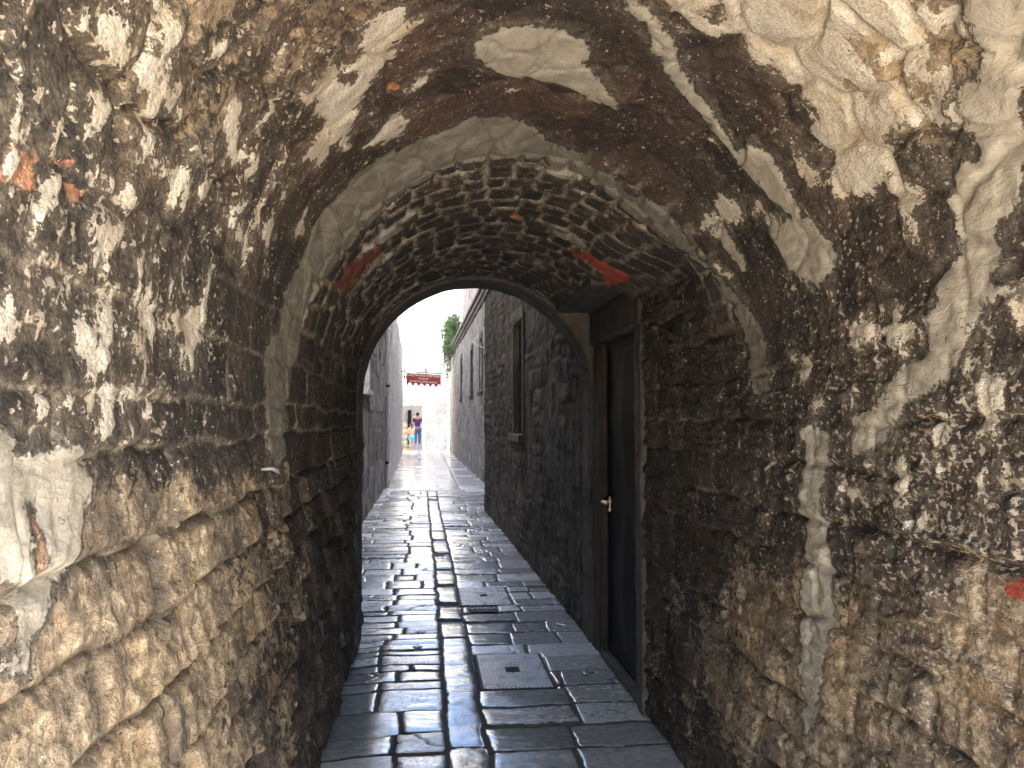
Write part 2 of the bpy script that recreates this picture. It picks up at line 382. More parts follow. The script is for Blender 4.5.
# ---- the passage: rough stone, soot, old white plaster, fresh grey mortar, brick
def passage_material():
    M = Mat('sooty_passage_masonry', .88)
    n1 = M.noise(3.2, 5, .65); n2 = M.noise(11, 6, .68, dist=.25); n3 = M.noise(48, 5, .68, vec=M.map(scale=(1, .62, .95))); n4 = M.noise(180, 3, .6, vec=M.map(scale=(1, .6, 1)))
    blk = M.attr('blk')
    stone = M.ramp(blk, [(0, (.17, .120, .075)), (.25, (.31, .230, .150)), (.5, (.25, .195, .13)), (.75, (.39, .285, .172)), (1, (.31, .235, .15))])
    stone = M.mix(M.step(n2, .42, .66), stone, (.44, .345, .225))
    stone = M.mix(M.step(n1, .46, .62), stone, (.14, .110, .080))
    ochre = M.noise(5.3, 6, .6, vec=M.map(loc=(4, 1, 7)))
    stone = M.mix(M.math('MULTIPLY', M.step(ochre, .52, .66), .26), stone, (.46, .26, .10))
    stone = M.scale(stone, M.lin(n3, .28, .72, .45, 1.5))
    # pale joints
    jl = M.math('MULTIPLY', M.attr('jl'), M.step(M.math('ADD', n3, M.math('MULTIPLY', n2, .6)), .62, .9))
    # sooty crust; its mask also carries painted wall shade
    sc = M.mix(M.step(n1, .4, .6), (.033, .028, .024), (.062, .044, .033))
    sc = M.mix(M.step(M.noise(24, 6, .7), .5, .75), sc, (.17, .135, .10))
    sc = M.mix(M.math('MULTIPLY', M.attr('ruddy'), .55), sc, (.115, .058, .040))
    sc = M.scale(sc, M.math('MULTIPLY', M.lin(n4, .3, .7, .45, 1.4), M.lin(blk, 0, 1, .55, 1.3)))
    sm = M.math('ADD', M.attr('soot_shade'), M.math('MULTIPLY', M.math('SUBTRACT', n3, .5), 1.3))
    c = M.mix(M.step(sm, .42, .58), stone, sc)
    c = M.mix(M.math('MULTIPLY', M.attr('dirt'), M.step(n3, .25, .6)), c, (.035, .027, .020))
    fine = M.noise(60, 4, .75, vec=M.map(scale=(1, .6, .9), loc=(3, 8, 2)))
    c = M.scale(c, M.lin(fine, .3, .7, .5, 1.55))
    c = M.mix(jl, c, M.mix(n2, (.36, .30, .22), (.55, .47, .36)))
    # brick and paint
    red = M.step(M.math('ADD', M.attr('red'), M.math('MULTIPLY', M.math('SUBTRACT', n3, .5), .05)), -.002, .004)
    c = M.mix(M.math('MULTIPLY', red, M.step(n3, .30, .50)), c, M.scale(M.mix(n2, (.50, .225, .115), (.40, .17, .09)), M.lin(n3, .3, .7, .6, 1.25)))
    rust = M.step(M.math('ADD', M.attr('rust'), M.math('MULTIPLY', M.math('SUBTRACT', n3, .5), .06)), -.002, .006)
    c = M.mix(rust, c, M.scale(M.mix(n2, (.25, .065, .035), (.17, .055, .035)), M.lin(n3, .3, .7, .6, 1.3)))
    # white plaster remains
    pn = M.math('ADD', M.attr('plas'), M.math('ADD', M.math('MULTIPLY', M.math('SUBTRACT', n2, .5), .10), M.math('ADD', M.math('MULTIPLY', M.math('SUBTRACT', n3, .5), .085), M.math('MULTIPLY', M.math('SUBTRACT', n4, .5), .03))))
    pm = M.step(pn, -.0015, .0025)
    c = M.mix(M.math('MULTIPLY', M.step(pn, -.05, .004), M.math('MULTIPLY', n4, .5)), c, (.36, .29, .205))
    pc = M.mix(M.step(n2, .35, .65), (.56, .47, .345), (.74, .68, .57))
    pc = M.mix(M.math('MULTIPLY', M.step(M.noise(7, 5, .7, vec=M.map(loc=(2, 5, 8))), .5, .68), .7), pc, (.36, .285, .205))
    pc = M.scale(pc, M.lin(n4, .3, .7, .72, 1.15))
    c = M.mix(pm, c, pc)
    ck = M.math('ADD', M.noise(85, 3, .55, vec=M.map(scale=(1, .6, .9), loc=(9, 2, 5))), M.math('ADD', M.math('MULTIPLY', M.math('SUBTRACT', n2, .5), .35), M.attr('fleck')))
    c = M.mix(M.math('MULTIPLY', M.step(ck, .70, .735), .75), c, M.mix(n3, (.42, .34, .24), (.68, .60, .48)))
    # beige worn plaster (thin)
    wn = M.math('ADD', M.attr('wash'), M.math('MULTIPLY', M.math('SUBTRACT', n3, .5), 1.1))
    c = M.mix(M.math('MULTIPLY', M.step(wn, .45, .75), M.math('SUBTRACT', 1.0, pm)), c, M.scale(M.mix(n2, (.34, .27, .18), (.46, .385, .28)), M.lin(n3, .3, .7, .7, 1.2)))
    # smooth grey mortar
    mn = M.math('ADD', M.attr('mort'), M.math('ADD', M.math('MULTIPLY', M.math('SUBTRACT', n2, .5), .03), M.math('ADD', M.math('MULTIPLY', M.math('SUBTRACT', n3, .5), .07), M.math('MULTIPLY', M.math('SUBTRACT', n4, .5), .02))))
    mm = M.step(mn, -.008, .010)
    sw = M.noise(9, 6, .6, vec=M.map(scale=(1.2, .8, 2.2)), dist=1.6)
    mc = M.mix(M.step(sw, .3, .7), (.31, .275, .215), (.50, .45, .365))
    mc = M.scale(mc, M.math('SUBTRACT', 1.0, M.math('MULTIPLY', M.attr('grimy'), .48)))
    mc = M.scale(mc, M.lin(M.math('ADD', M.math('MULTIPLY', n4, .5), M.math('MULTIPLY', n2, .5)), .35, .65, .82, 1.1))
    c = M.mix(M.math('MULTIPLY', M.step(mn, -.035, .0), M.math('MULTIPLY', n3, .55)), c, M.scale(mc, .75))
    c = M.mix(mm, c, mc)
    viv = M.step(M.math('ADD', M.attr('viv'), M.math('MULTIPLY', M.math('SUBTRACT', n3, .5), .045)), -.002, .006)
    c = M.mix(M.math('MULTIPLY', viv, .9), c, M.mix(n2, (.40, .05, .03), (.50, .10, .055)))
    gr = M.step(M.math('ADD', M.attr('grn'), M.math('MULTIPLY', M.math('SUBTRACT', n3, .5), .05)), -.004, .02)
    c = M.mix(M.math('MULTIPLY', gr, .45), c, (.05, .15, .115))
    M.col(c)
    soft = M.math('SUBTRACT', 1.0, M.math('MULTIPLY', mm, .78))
    b1 = M.bump(M.math('ADD', M.math('MULTIPLY', n3, 1.0), M.math('MULTIPLY', n2, .9)), .016, M.math('MULTIPLY', soft, .9))
    b1 = M.bump(pm, .010, .8, b1)
    b2 = M.bump(M.math('ADD', M.math('ADD', n4, M.math('MULTIPLY', pm, .3)), M.math('MULTIPLY', mm, .8)), .005, M.lin(soft, 0, 1, .5, .9), b1)
    M.bump(M.math('MULTIPLY', sw, mm), .012, .6, b2)
    return M.m

def wall_material(name, dark, pale, grime, grime_amt, ztop=3.0, streak=1.0):
    M = Mat(name, .9)
    n1 = M.noise(1.3, 7, .65); n2 = M.noise(7, 8, .65); n3 = M.noise(36, 6, .65)
    st = M.noise(4.0, 7, .65, vec=M.map(scale=(1.6, 1.6, .16)))
    c = M.mix(M.attr('blk'), dark, pale)
    c = M.scale(c, M.lin(n2, .3, .7, .6, 1.4))
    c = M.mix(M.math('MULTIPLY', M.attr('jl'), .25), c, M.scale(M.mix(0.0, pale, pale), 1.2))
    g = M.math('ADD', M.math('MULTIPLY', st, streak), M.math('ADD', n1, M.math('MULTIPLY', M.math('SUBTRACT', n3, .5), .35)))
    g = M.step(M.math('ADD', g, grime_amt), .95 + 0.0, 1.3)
    c = M.mix(M.math('MULTIPLY', g, .9), c, grime)
    M.col(M.scale(c, M.lin(n3, .3, .7, .75, 1.25)))
    b = M.bump(n3, .012, .8); M.bump(n2, .02, .7, b)
    return M.m

def paving_material(name, dark, pale, r0, r1):
    M = Mat(name, .3)
    M.b.inputs['IOR'].default_value = 1.9
    n1 = M.noise(4, 7, .6); n2 = M.noise(26, 8, .65); n3 = M.noise(120, 5, .6)
    c = M.mix(M.attr('blk'), dark, pale)
    c = M.scale(c, M.lin(n2, .3, .7, .65, 1.3))
    j = M.attr('jnt')
    jm = M.step(M.math('ADD', j, M.math('MULTIPLY', M.math('SUBTRACT', n2, .5), .5)), .35, .65)
    c = M.mix(jm, c, M.mix(n2, (.030, .026, .022), (.085, .075, .062)))
    M.col(c)
    r = M.lin(M.math('ADD', M.math('MULTIPLY', n1, .6), M.math('MULTIPLY', n2, .4)), .35, .65, r0, r1)
    r = M.math('ADD', r, M.math('MULTIPLY', M.step(M.attr('blk'), .55, .95), .14))
    M.rough(M.math('ADD', r, M.math('MULTIPLY', jm, .75), clamp=True))
    pits = M.step(M.voro(60, vec=M.map(scale=(1, .75, 1))), .16, .30)
    pitm = M.math('MULTIPLY', M.math('SUBTRACT', 1.0, pits), M.step(M.attr('blk'), .52, .60))
    b = M.bump(M.math('SUBTRACT', M.math('MULTIPLY', n2, .7), M.math('MULTIPLY', pitm, 1.0)), .0035, .6)
    nx = M.noise(5, 4, .55, vec=M.map(scale=(.28, 1, 1)))
    M.bump(M.math('ADD', nx, M.math('MULTIPLY', n3, .04)), .010, .5, b)
    return M.m

MP = passage_material()
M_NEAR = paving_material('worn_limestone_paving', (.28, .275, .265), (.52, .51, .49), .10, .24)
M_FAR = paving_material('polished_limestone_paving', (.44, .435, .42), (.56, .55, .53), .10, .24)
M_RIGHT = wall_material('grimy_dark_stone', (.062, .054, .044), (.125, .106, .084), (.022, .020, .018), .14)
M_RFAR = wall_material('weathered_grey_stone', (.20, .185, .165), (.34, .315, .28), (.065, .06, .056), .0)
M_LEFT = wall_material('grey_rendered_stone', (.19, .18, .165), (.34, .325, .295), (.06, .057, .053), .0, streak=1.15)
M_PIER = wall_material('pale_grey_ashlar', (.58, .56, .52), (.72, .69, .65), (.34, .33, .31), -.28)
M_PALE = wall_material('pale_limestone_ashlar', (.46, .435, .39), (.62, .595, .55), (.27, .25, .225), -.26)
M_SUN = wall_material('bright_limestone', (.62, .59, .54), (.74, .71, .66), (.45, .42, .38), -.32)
M_DARKSTONE = wall_material('sooty_dressed_stone', (.085, .075, .064), (.14, .122, .10), (.035, .031, .028), .05)
M_JAMB = wall_material('rust_stained_stone', (.024, .020, .016), (.080, .056, .040), (.028, .023, .020), .1)
M_MASS = simple('rubble_core', (.22, .19, .15), .9)
M_IRON = simple('dark_painted_iron', (.012, .011, .011), .62, .0, .35, 9, .0015)
M_IRON.node_tree.nodes['Principled BSDF'].inputs['Specular IOR Level'].default_value = .22
M_STEEL = simple('worn_steel', (.28, .29, .31), .38, .85, .2, 14, .001)
M_BRASS = simple('bright_brass', (.58, .48, .30), .34, 1.0, .1)
M_RED = simple('maroon_sign_paint', (.22, .018, .026), .5, 0, .12)
M_GOLD = simple('cream_lettering', (.80, .62, .40), .5, 0, .05)
M_VOID = simple('dark_window_opening', (.012, .012, .013), .6, 0, .2)
M_WOOD = simple('weathered_shutter_wood', (.055, .045, .036), .7, 0, .3)
M_WHITE = simple('white_painted_stone', (.78, .76, .72), .7, 0, .06)
M_PIPE = simple('grey_zinc_pipe', (.42, .42, .42), .5, .3, .15)
M_CABLE = simple('pale_cable', (.30, .29, .27), .6)

# ------------------------------------------------------------------ THE PASSAGE
XL, XR, ZS = -.47, 1.2, 1.77
XC, RAD = (XL + XR) / 2, (XR - XL) / 2
ARC = PI * RAD
STOT = 2 * ZS + ARC
Y0, Y1 = -.16, 6.38

def build_passage():
    Y = np.concatenate([np.arange(Y0, .7, .03), np.arange(.7, 3.3, .0085), np.arange(3.3, Y1, .012), [Y1]])
    S = np.linspace(0, STOT, 715)
    ny, ns = len(Y), len(S)
    A, B = np.meshgrid(Y, S, indexing='ij')
    # base surface and inward normal
    ang = np.clip((S - ZS) / RAD, 0, PI)
    onL = S < ZS; onR = S > ZS + ARC
    zz = np.where(onL, S, np.where(onR, STOT - S, ZS + RAD * np.sin(ang)))
    xx = np.where(onL, XL, np.where(onR, XR, XC - RAD * np.cos(ang)))
    nx = np.where(onL, 1.0, np.where(onR, -1.0, np.cos(ang))); nz = np.where(onL | onR, 0.0, -np.sin(ang))
    Z = np.broadcast_to(zz, A.shape)
    sq = np.where((B > ZS + ARC / 2) & (B <= ZS + ARC), 1 - sstep(2.24, 2.42, Z), 0) * sstep(3.25, 3.75, A) * (1 - sstep(6.03, 6.05, A))
    xx = xx + (XR - np.broadcast_to(xx, A.shape)) * sq
    nx = np.broadcast_to(nx, A.shape) * (1 - sq) - sq; nz = np.broadcast_to(nz, A.shape) * (1 - sq)
    left = sstep(ZS + .35, ZS - .1, B)                       # 1 on the left wall
    right = sstep(ZS + ARC - .35 - .45 * sstep(3.1, 3.6, A), ZS + ARC + .1 - .45 * sstep(3.1, 3.6, A), B)
    vault = 1 - np.maximum(left, right)
    inner = sstep(2.98, 3.12, A)                             # the lower, brick-like vault beyond the mortar ring

    # --- signed fields traced on the surface
    F = {}
    def field(L, key=None):
        o = np.full(A.shape, -.3)
        for nm, P in L:
            if key is None or nm == key: poly_sdf(Y, S, P, o)
        return o
    rag = fbm(A * 9, B * 7, 3, 5, .6); rag2 = fbm(A * 26, B * 14, 4, 4, .6)
    mort_each = [field([m]) for m in MORT]
    hole = field(MORTHOLE)
    mort = np.max(mort_each, 0)
    mort = np.minimum(mort, -hole) + .022 * rag + .014 * rag2
    mort = np.maximum(mort, np.clip((fbm(A * 2.6, B * 1.9, 15, 4, .6) - .30) * .25, -.3, .04) * (inner * vault) - .3 * (1 - inner * vault))
    plas_each = [field([p]) for p in PLAS if p[0] == 'big']
    plas = field(PLAS)
    plas = np.minimum(plas, -field(HOLE) + .0) + .055 * rag + .028 * rag2
    # --- scattered flakes
    def blob(y, s, ry, rs): return np.exp(-((A - y) / ry) ** 2 - ((B - s) / rs) ** 2)
    dens = .09 + .42 * blob(1.25, 1.78, .7, .22) + .30 * blob(1.9, 2.25, .8, .28) + .22 * blob(1.1, 2.3, .5, .4)
    dens += .26 * blob(2.2, 4.35, .55, .5) + .20 * blob(1.75, 4.75, .35, .35) + .16 * blob(2.9, 4.7, .7, .35)
    dens += .16 * blob(2.35, 3.75, .35, .25) + .22 * blob(1.6, 3.55, .35, .3) + .10 * blob(2.4, 2.75, .6, .3)
    dens += .30 * blob(3.3, 2.75, .16, .45) + .26 * blob(3.45, 3.35, .22, .4) + .20 * blob(4.1, 4.15, .5, .25)
    dens += .10 * blob(1.7, 5.0, .5, .5)
    wall_r = right * (A < 4.7)
    fn = fbm(A * 10, B * 6.5, 11, 5, .62) * .6 + fbm(A * 22, B * 19, 12, 4, .6) * .4
    thr = .46 - .62 * np.clip(dens, 0, .62)
    plas = np.maximum(plas, (fn - thr) * .16)
    plas = np.minimum(plas, .2)
    plas = np.minimum(plas, -.02 - 1.2 * field(RED, 'orange') - .3 * field(VIVID))
    # --- colours
    red = field(RED, 'orange') + .02 * rag + .012 * rag2 - .012 * sstep(.05, 0, np.abs(fbm(A * 12, B * 12, 16, 3))); rust = field(RED, 'rust') + .03 * rag
    viv = field(VIVID) + .016 * rag + .01 * rag2; grn = field(GREEN) + .02 * rag

    # --- soot: heavy over the crown, thinning down the walls; wall shade growing with depth is painted in
    soot_shade = .95 * vault + left * sstep(1.38, 1.62, Z) * .80 + right * (.30 + .48 * sstep(.85, 1.4, Z))
    soot_shade += left * (.12 + .42 * sstep(1.35, 3.0, A)) + right * .13 * sstep(2.3, 3.8, A)  # wall darkening with depth paints in the falloff of the light
    soot_shade -= .36 * blob(1.15, 2.35, .55, .45) * vault                     # brown stone near the mouth, left
    soot_shade -= .26 * blob(1.9, 2.45, .6, .3)
    soot_shade -= .75 * blob(1.7, 3.65, .38, .34)                              # scoured haunch, right
    soot_shade += .30 * sstep(2.9, 4.5, A) * np.maximum(left, right) + .08 * inner * vault * -1.2  # both side walls painted darker farther in, where less light reaches
    soot_shade -= .30 * blob(1.5, 5.1, .7, .5)
    soot_shade += .55 * fbm(A * 2.6, B * 2.6, 21, 5, .6)
    soot_shade = np.clip(soot_shade, -.4, 1.35)
    ruddy = np.clip(.75 * blob(2.75, 2.95, .35, .5) + .6 * blob(2.2, 2.55, .7, .35) + .35 * blob(2.2, 3.4, .6, .4) + .5 * fbm(A * 3, B * 3, 31, 4), 0, 1)
    wash = np.clip(.60 * blob(1.72, 3.62, .34, .3) + .36 * right * sstep(1.5, .8, Z) * sstep(4.2, 1.4, A) + .25 * blob(1.25, 2.2, .6, .5) + .18 * left * sstep(1.5, 1.2, Z)
                   + .35 * fbm(A * 4, B * 3, 41, 5, .6), 0, 1)

    # --- relief
    # left wall: big tilted courses
    LE = [0, .13, .26, .40, .54, .68, .83, .97, 1.12, 1.262, 1.395, 1.555, 1.645, 1.79, 1.93, 2.10, 2.3, 2.5]
    dL, r1L, r2L, uL, vL = stone_field(A, B, LE, (.17, .40), 51, .034, 2.6)
    low = sstep(1.66, 1.36, Z); fillL = sstep(-.25, .25, fbm(A * 2.6, B * 3.4, 65, 3)) * .75 + .25
    dpt = (.007 + .036 * low) * fillL
    hL = dpt * sstep(0, .020, dL) - dpt + (.006 + .036 * low) * (r1L - .5) - (.003 + .010 * low) * vL + .012 * low * (r2L - .5) * uL
    fd, fid = worley(A * 15 + fbm(A * 8, B * 8, 67, 3), B * 17 + fbm(A * 8, B * 8, 68, 3), 69)
    hL += low * (.015 * (fid - .5) * sstep(0, .25, fd)) + .006 * fbm(A * 24, B * 24, 70, 4, .6)
    hL += .012 * fbm(A * 7, B * 9, 61, 5, .6) + .009 * fbm(A * 2.2, B * 2.6, 62, 3)
    # right wall: smaller, eroded stones mostly hidden under old render
    RE = ZS + ARC + ZS - np.array([2.9, 2.7, 2.5, 2.3, 2.12, 1.94, 1.77, 1.60, 1.46, 1.30, 1.15, .99, .84, .70, .55, .41, .27, .13, 0.0])
    dR, r1R, r2R, uR, vR = stone_field(A, B, RE, (.13, .36), 52, .035, 4.0)
    fillR = sstep(-.15, .35, fbm(A * 2.2, B * 2.8, 77, 3))
    hR = .028 * (.35 + .65 * fillR) * (sstep(0, .022, dR) - 1) + .009 * (r1R - .5) + .003 * vR + .006 * fbm(A * 24, B * 20, 78, 4, .6)
    hR += .017 * fbm(A * 6, B * 7, 63, 5, .58) + .008 * fbm(A * 2, B * 2, 64, 3)
    hR += .012 * sstep(.45, .2, np.abs(fbm(A * 1.5, B * 6, 66, 4)) * 4) * (right > .5)
    # near vault: rubble under soot
    wd, wid = worley(A * 4.6 + .5 * fbm(A * 3, B * 3, 71, 3), B * 6.2 + .5 * fbm(A * 3, B * 3, 72, 3), 73)
    rough_v = .35 + .9 * blob(1.1, 2.3, .8, .5) + .9 * blob(1.6, 3.75, .5, .5)
    hV = (.022 * sstep(0, .22, wd) - .014 + .016 * (wid - .5)) * rough_v + .010 * fbm(A * 7, B * 7, 74, 5, .6) + .014 * fbm(A * 1.7, B * 1.7, 75, 3)
    # inner vault: rings of small voussoirs
    IE = [2.9] + list(np.cumsum([.165, .15, .17, .16, .18, .15, .17, .16, .17, .15, .18, .16, .17, .16, .17, .16, .17, .16, .17, .17]) + 2.98)
    IE.append(6.6)
    dI, r1I, r2I, uI, vI = stone_field(B, A, IE, (.085, .15), 53, .022, 5.0)
    hI = .016 * sstep(0, .022, dI) - .010 + .012 * (r1I - .5) + .006 * fbm(A * 8, B * 8, 76, 4)
    hv = hV * (1 - inner) + hI * inner - .022 * sstep(5.3, 5.9, A)
    h = hL * left + hR * right + hv * vault
    h -= .034 * (1 - sstep(2.86, 3.12, A)) * sstep(.12, .7, np.sin(np.clip((B - ZS) / RAD, 0, PI)))    # near vault is a little wider
    mm = sstep(-.045, .035, mort)
    strk = fbm(A * 5, B * 5 + 2 * fbm(A * 4, B * 4, 81, 2), 82, 4, .55)
    hm = .70 * h + .004 + .008 * strk
    hm = np.where(A > 2.7, h + .003 + .006 * strk, hm)
    h = h * (1 - mm) + hm * mm
    h += .004 * sstep(-.02, .015, plas) * (1 - mm)
    h *= sstep(Y0 - .01, Y0 + .05, A)
    V = np.stack([xx + nx * h, A, zz + nz * h], -1)

    blk = r1L * left + r1R * right + (wid * (1 - inner) + r1I * inner) * vault
    jl = inner * vault * sstep(.019, .005, dI) * np.clip(.70 + 1.1 * fbm(A * 2.2, B * 1.8, 91, 3) + .7 * blob(3.6, 2.9, .7, .7), 0, 1)
    jl = np.maximum(jl, .8 * right * sstep(3.2, 3.5, A) * sstep(.012, .002, dR) * np.clip(.3 + 1.6 * fbm(A * 3, B * 3, 96, 3), 0, 1))
    jl = np.maximum(jl, .5 * left * sstep(.010, 0, dL) * sstep(1.2, 1.5, Z))
    fleck = np.clip(.045 + -.05 * inner * vault + .10 * np.clip(dens, 0, .6) + .06 * right * sstep(3.4, 1.6, A) + .05 * fbm(A * 2, B * 2, 95, 4), -.1, .16) * (1 - .8 * left * sstep(1.4, 1.2, Z))
    ringf = sstep(-.03, .02, mort_each[3])
    dirt = left * low * sstep(.021, .004, dL) * .95 + right * sstep(.016, .002, dR) * (.4 + .6 * fillR) * .9 * (1 - sstep(3.2, 3.5, A))
    attrs = dict(grimy=ringf, dirt=np.clip(dirt, 0, 1), fleck=fleck, blk=blk, jl=jl, soot_shade=soot_shade, ruddy=ruddy, wash=wash, red=red, rust=rust, plas=plas, mort=mort, viv=viv, grn=grn)

    # --- split into the walls, the vault and the mortar and plaster patches that sit on them
    NN = grid_normals(V)
    if NN[200, 100, 0] < 0: NN = -NN
    c = lambda f: .25 * (f[:-1, :-1] + f[1:, :-1] + f[:-1, 1:] + f[1:, 1:])
    Ac, Bc, Zc = c(A), c(B), c(np.array(Z))
    door = (Ac > 4.72) & (Ac < 6.05) & (Bc > PI / 2 * RAD + ZS) & (Zc < 2.36)
    owner = np.where(Bc < ZS, 0, np.where(Bc > ZS + ARC, 2, 1))
    mc = c(mort); pc = c(plas)
    names = []
    for k, ((nm, P), sd) in enumerate(zip(MORT, mort_each)):
        owner = np.where((c(sd) > -.03) & (mc > 0), 10 + k, owner)
        cen = np.mean([p[1] for p in P])
        names.append((10 + k, 'mortar_ring' if nm == 'ring' else 'mortar_strip' if nm == 'strip' else 'mortar_patch', 0 if cen < ZS else 2 if nm == 'strip' else 1))
    for k, sd in enumerate(plas_each):
        P = [p for p in PLAS if p[0] == 'big'][k][1]
        owner = np.where((c(sd) > -.02) & (pc > 0) & (owner < 10), 40 + k, owner)
        cen = np.mean([p[1] for p in P])
        names.append((40 + k, 'plaster_patch', 0 if cen < ZS else 2 if cen > ZS + ARC else 1))
    owner = np.where(door, -1, owner)
    kw = dict(attrs=attrs, normals=NN)
    fl = np.cross(V[201, 100] - V[200, 100], V[200, 101] - V[200, 100])[0] < 0
    roots = []
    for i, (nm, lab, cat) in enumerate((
            ('stone_wall', 'left side wall of the passage, big rough tan blocks in tilted courses, sooty, with shade painted in farther back', 'wall'),
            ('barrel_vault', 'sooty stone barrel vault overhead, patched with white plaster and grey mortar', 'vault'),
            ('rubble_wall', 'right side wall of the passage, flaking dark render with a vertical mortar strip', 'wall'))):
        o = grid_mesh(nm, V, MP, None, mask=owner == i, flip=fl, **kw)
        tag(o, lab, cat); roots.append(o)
    for k, nm, r in names:
        if (owner == k).any():
            o = grid_mesh(nm, V, MP, roots[r], mask=owner == k, flip=fl, **kw)
            if nm == 'mortar_ring': o['label'] = 'grey mortar ring trowelled along the step in the vault'
    return roots

wallL, vault, wallR = build_passage()

# unseen solid masonry round the passage, added to stop sky leaks and shade the alley
box('core', (-4, -.60, Y0, Y1, 0, 2.0), M_MASS, wallL)
box('core', (1.46, 5, Y0, Y1, 0, 2.0), M_MASS, wallR)
bm = bmesh.new()
op = [(-4, 2.003), (-.72, 2.003)]
op = [(-4, 2.003)] + [(XC - 1.02 * math.cos(a), max(2.003, ZS + 1.02 * math.sin(a))) for a in np.linspace(.25, PI - .25, 18)] + [(5, 2.003), (5, 8.2), (-4, 8.2)]
add_prism(bm, op, 'y', Y0, Y1)
from_bm('unseen_shade_mass', bm, M_MASS, vault)

# arch at the far mouth
def far_arch():
    n = 64; ri, ro = .822, .99
    ya = np.array([5.985, 6.0, 6.03, 6.1, 6.2, 6.3, 6.36, 6.40, 6.41])
    prof = [(ro, 5.985), (.838, 5.985), (.826, 5.995), (ri, 6.02)] + [(ri + .004 * math.sin(i), 6.02 + .034 * i) for i in range(1, 11)] + [(.826, 6.395), (.84, 6.41), (ro, 6.41)]
    path = [('leg', z) for z in np.linspace(.0, 1.72, 30)] + [('arc', a) for a in np.linspace(0, PI, 90)] + [('rleg', z) for z in np.linspace(1.74, 0.0, 30)]
    V = np.zeros((len(path), len(prof), 3))
    for i, (k, t) in enumerate(path):
        for j, (r, y) in enumerate(prof):
            q = r + .010 * float(fbm(np.array(i * .23), np.array(y * 6.0), 5, 3)) * (j not in (0, len(prof) - 1))
            if k == 'leg': V[i, j] = (XC - q, y, t)
            elif k == 'arc': V[i, j] = (XC - q * math.cos(t), y, ZS + q * math.sin(t))
            else: V[i, j] = (XC + q, y, t)
    o = grid_mesh('stone_arch', V, M_DARKSTONE, None, attrs=dict(blk=np.full(V.shape[:2], .3), jl=np.zeros(V.shape[:2])))
    tag(o, 'dark round arch framing the bright far mouth of the passage', 'arch')
far_arch()

# ------------------------------------------------------------------ DOORWAY on the right
door = thing('door', 'dark iron door in a stone frame let into the right wall of the passage', 'door', (1.3, 5.2, 0))
def jamb(y0, y1, x0, mat, seed):
    yy = np.linspace(y0, y1, 16); z = np.linspace(0.0, 2.13, 120)
    prof = [(1.46, y0)] + [(x0 + .02, y0)] + [(x0, y) for y in np.linspace(y0 + .012, y1 - .012, 14)] + [(x0 + .02, y1)] + [(1.46, y1)]
    V = np.zeros((len(z), len(prof), 3))
    for j, (x, y) in enumerate(prof):
        w = .018 * fbm(z * 5, np.full_like(z, y * 9), seed, 5, .6)
        V[:, j] = np.stack([x + w * (x < 1.3), y + (w * .6 if 0 < j < len(prof) - 1 else 0 * w), z], -1)
    o = grid_mesh('jamb', V, mat, door, attrs=dict(blk=np.clip(.5 + 1.3 * fbm(V[..., 2] * 3.2, V[..., 1] * 9, seed, 4), 0, 1), jl=np.zeros(V.shape[:2])))
    return o
jamb(5.75, 6.04, 1.195, M_JAMB, 3)['label'] = 'far door jamb stained rusty brown'
jamb(4.57, 4.725, 1.178, M_DARKSTONE, 4)
def lintel():
    bm = bmesh.new()
    add_box(bm, 1.172, 1.46, 4.60, 6.045, 2.132, 2.362, .015)
    add_box(bm, .925, 1.46, 4.70, 6.06, 2.364, 2.46, .012)
    from_bm('lintel', bm, M_DARKSTONE, door)
    bm = bmesh.new()
    arc = [(XC + .825 * math.cos(a), ZS + .825 * math.sin(a)) for a in np.linspace(0, .80, 9)]
    add_prism(bm, arc + [(1.46, 2.362), (1.46, 1.77)], 'y', 6.046, 6.12)
    from_bm('haunch', bm, M_DARKSTONE, door)
lintel()
def leaf():
    y0, y1, z0, z1, X = 4.73, 5.745, .05, 2.128, 1.255
    ny, nz = 70, 140
    yy, zz = np.linspace(y0, y1, ny), np.linspace(z0, z1, nz)
    A, B = np.meshgrid(yy, zz, indexing='ij')
    u = (A - y0) / (y1 - y0) * 2 - 1
    v = ((B - z0) / (z1 - z0) * 2) % 1 * 2 - 1
    dia = np.maximum(1 - np.abs(u) * 1.06 - np.abs(v) * 1.06, 0)
    h = .030 * dia
    edge = np.minimum(np.minimum(A - y0, y1 - A), np.minimum(B - z0, z1 - B))
    h = np.where(edge < .05, .012, h) + .002 * fbm(A * 3, B * 3, 8, 3)
    V = np.stack([X - h, A, B], -1)
    o = grid_mesh('door_leaf', V, M_IRON, door)
    hd = bmesh.new()
    add_tube(hd, [(1.25, 5.66, 1.05), (1.19, 5.66, 1.05)], .011, 10)
    add_tube(hd, [(1.193, 5.665, 1.05), (1.191, 5.62, 1.052), (1.195, 5.55, 1.048)], [.011, .010, .008], 10)
    add_box(hd, 1.237, 1.245, 5.645, 5.68, .985, 1.085, .003)
    add_tube(hd, [(1.239, 5.662, .995), (1.231, 5.662, .995)], .012, 10)
    from_bm('handle', hd, M_BRASS, o)
    bm = bmesh.new(); add_box(bm, 1.30, 1.40, 4.73, 5.745, .05, 2.128); from_bm('backing', bm, M_IRON, door)
leaf()
box('threshold', (1.19, 1.46, 4.726, 5.748, -.01, .048), M_DARKSTONE, door, .008)

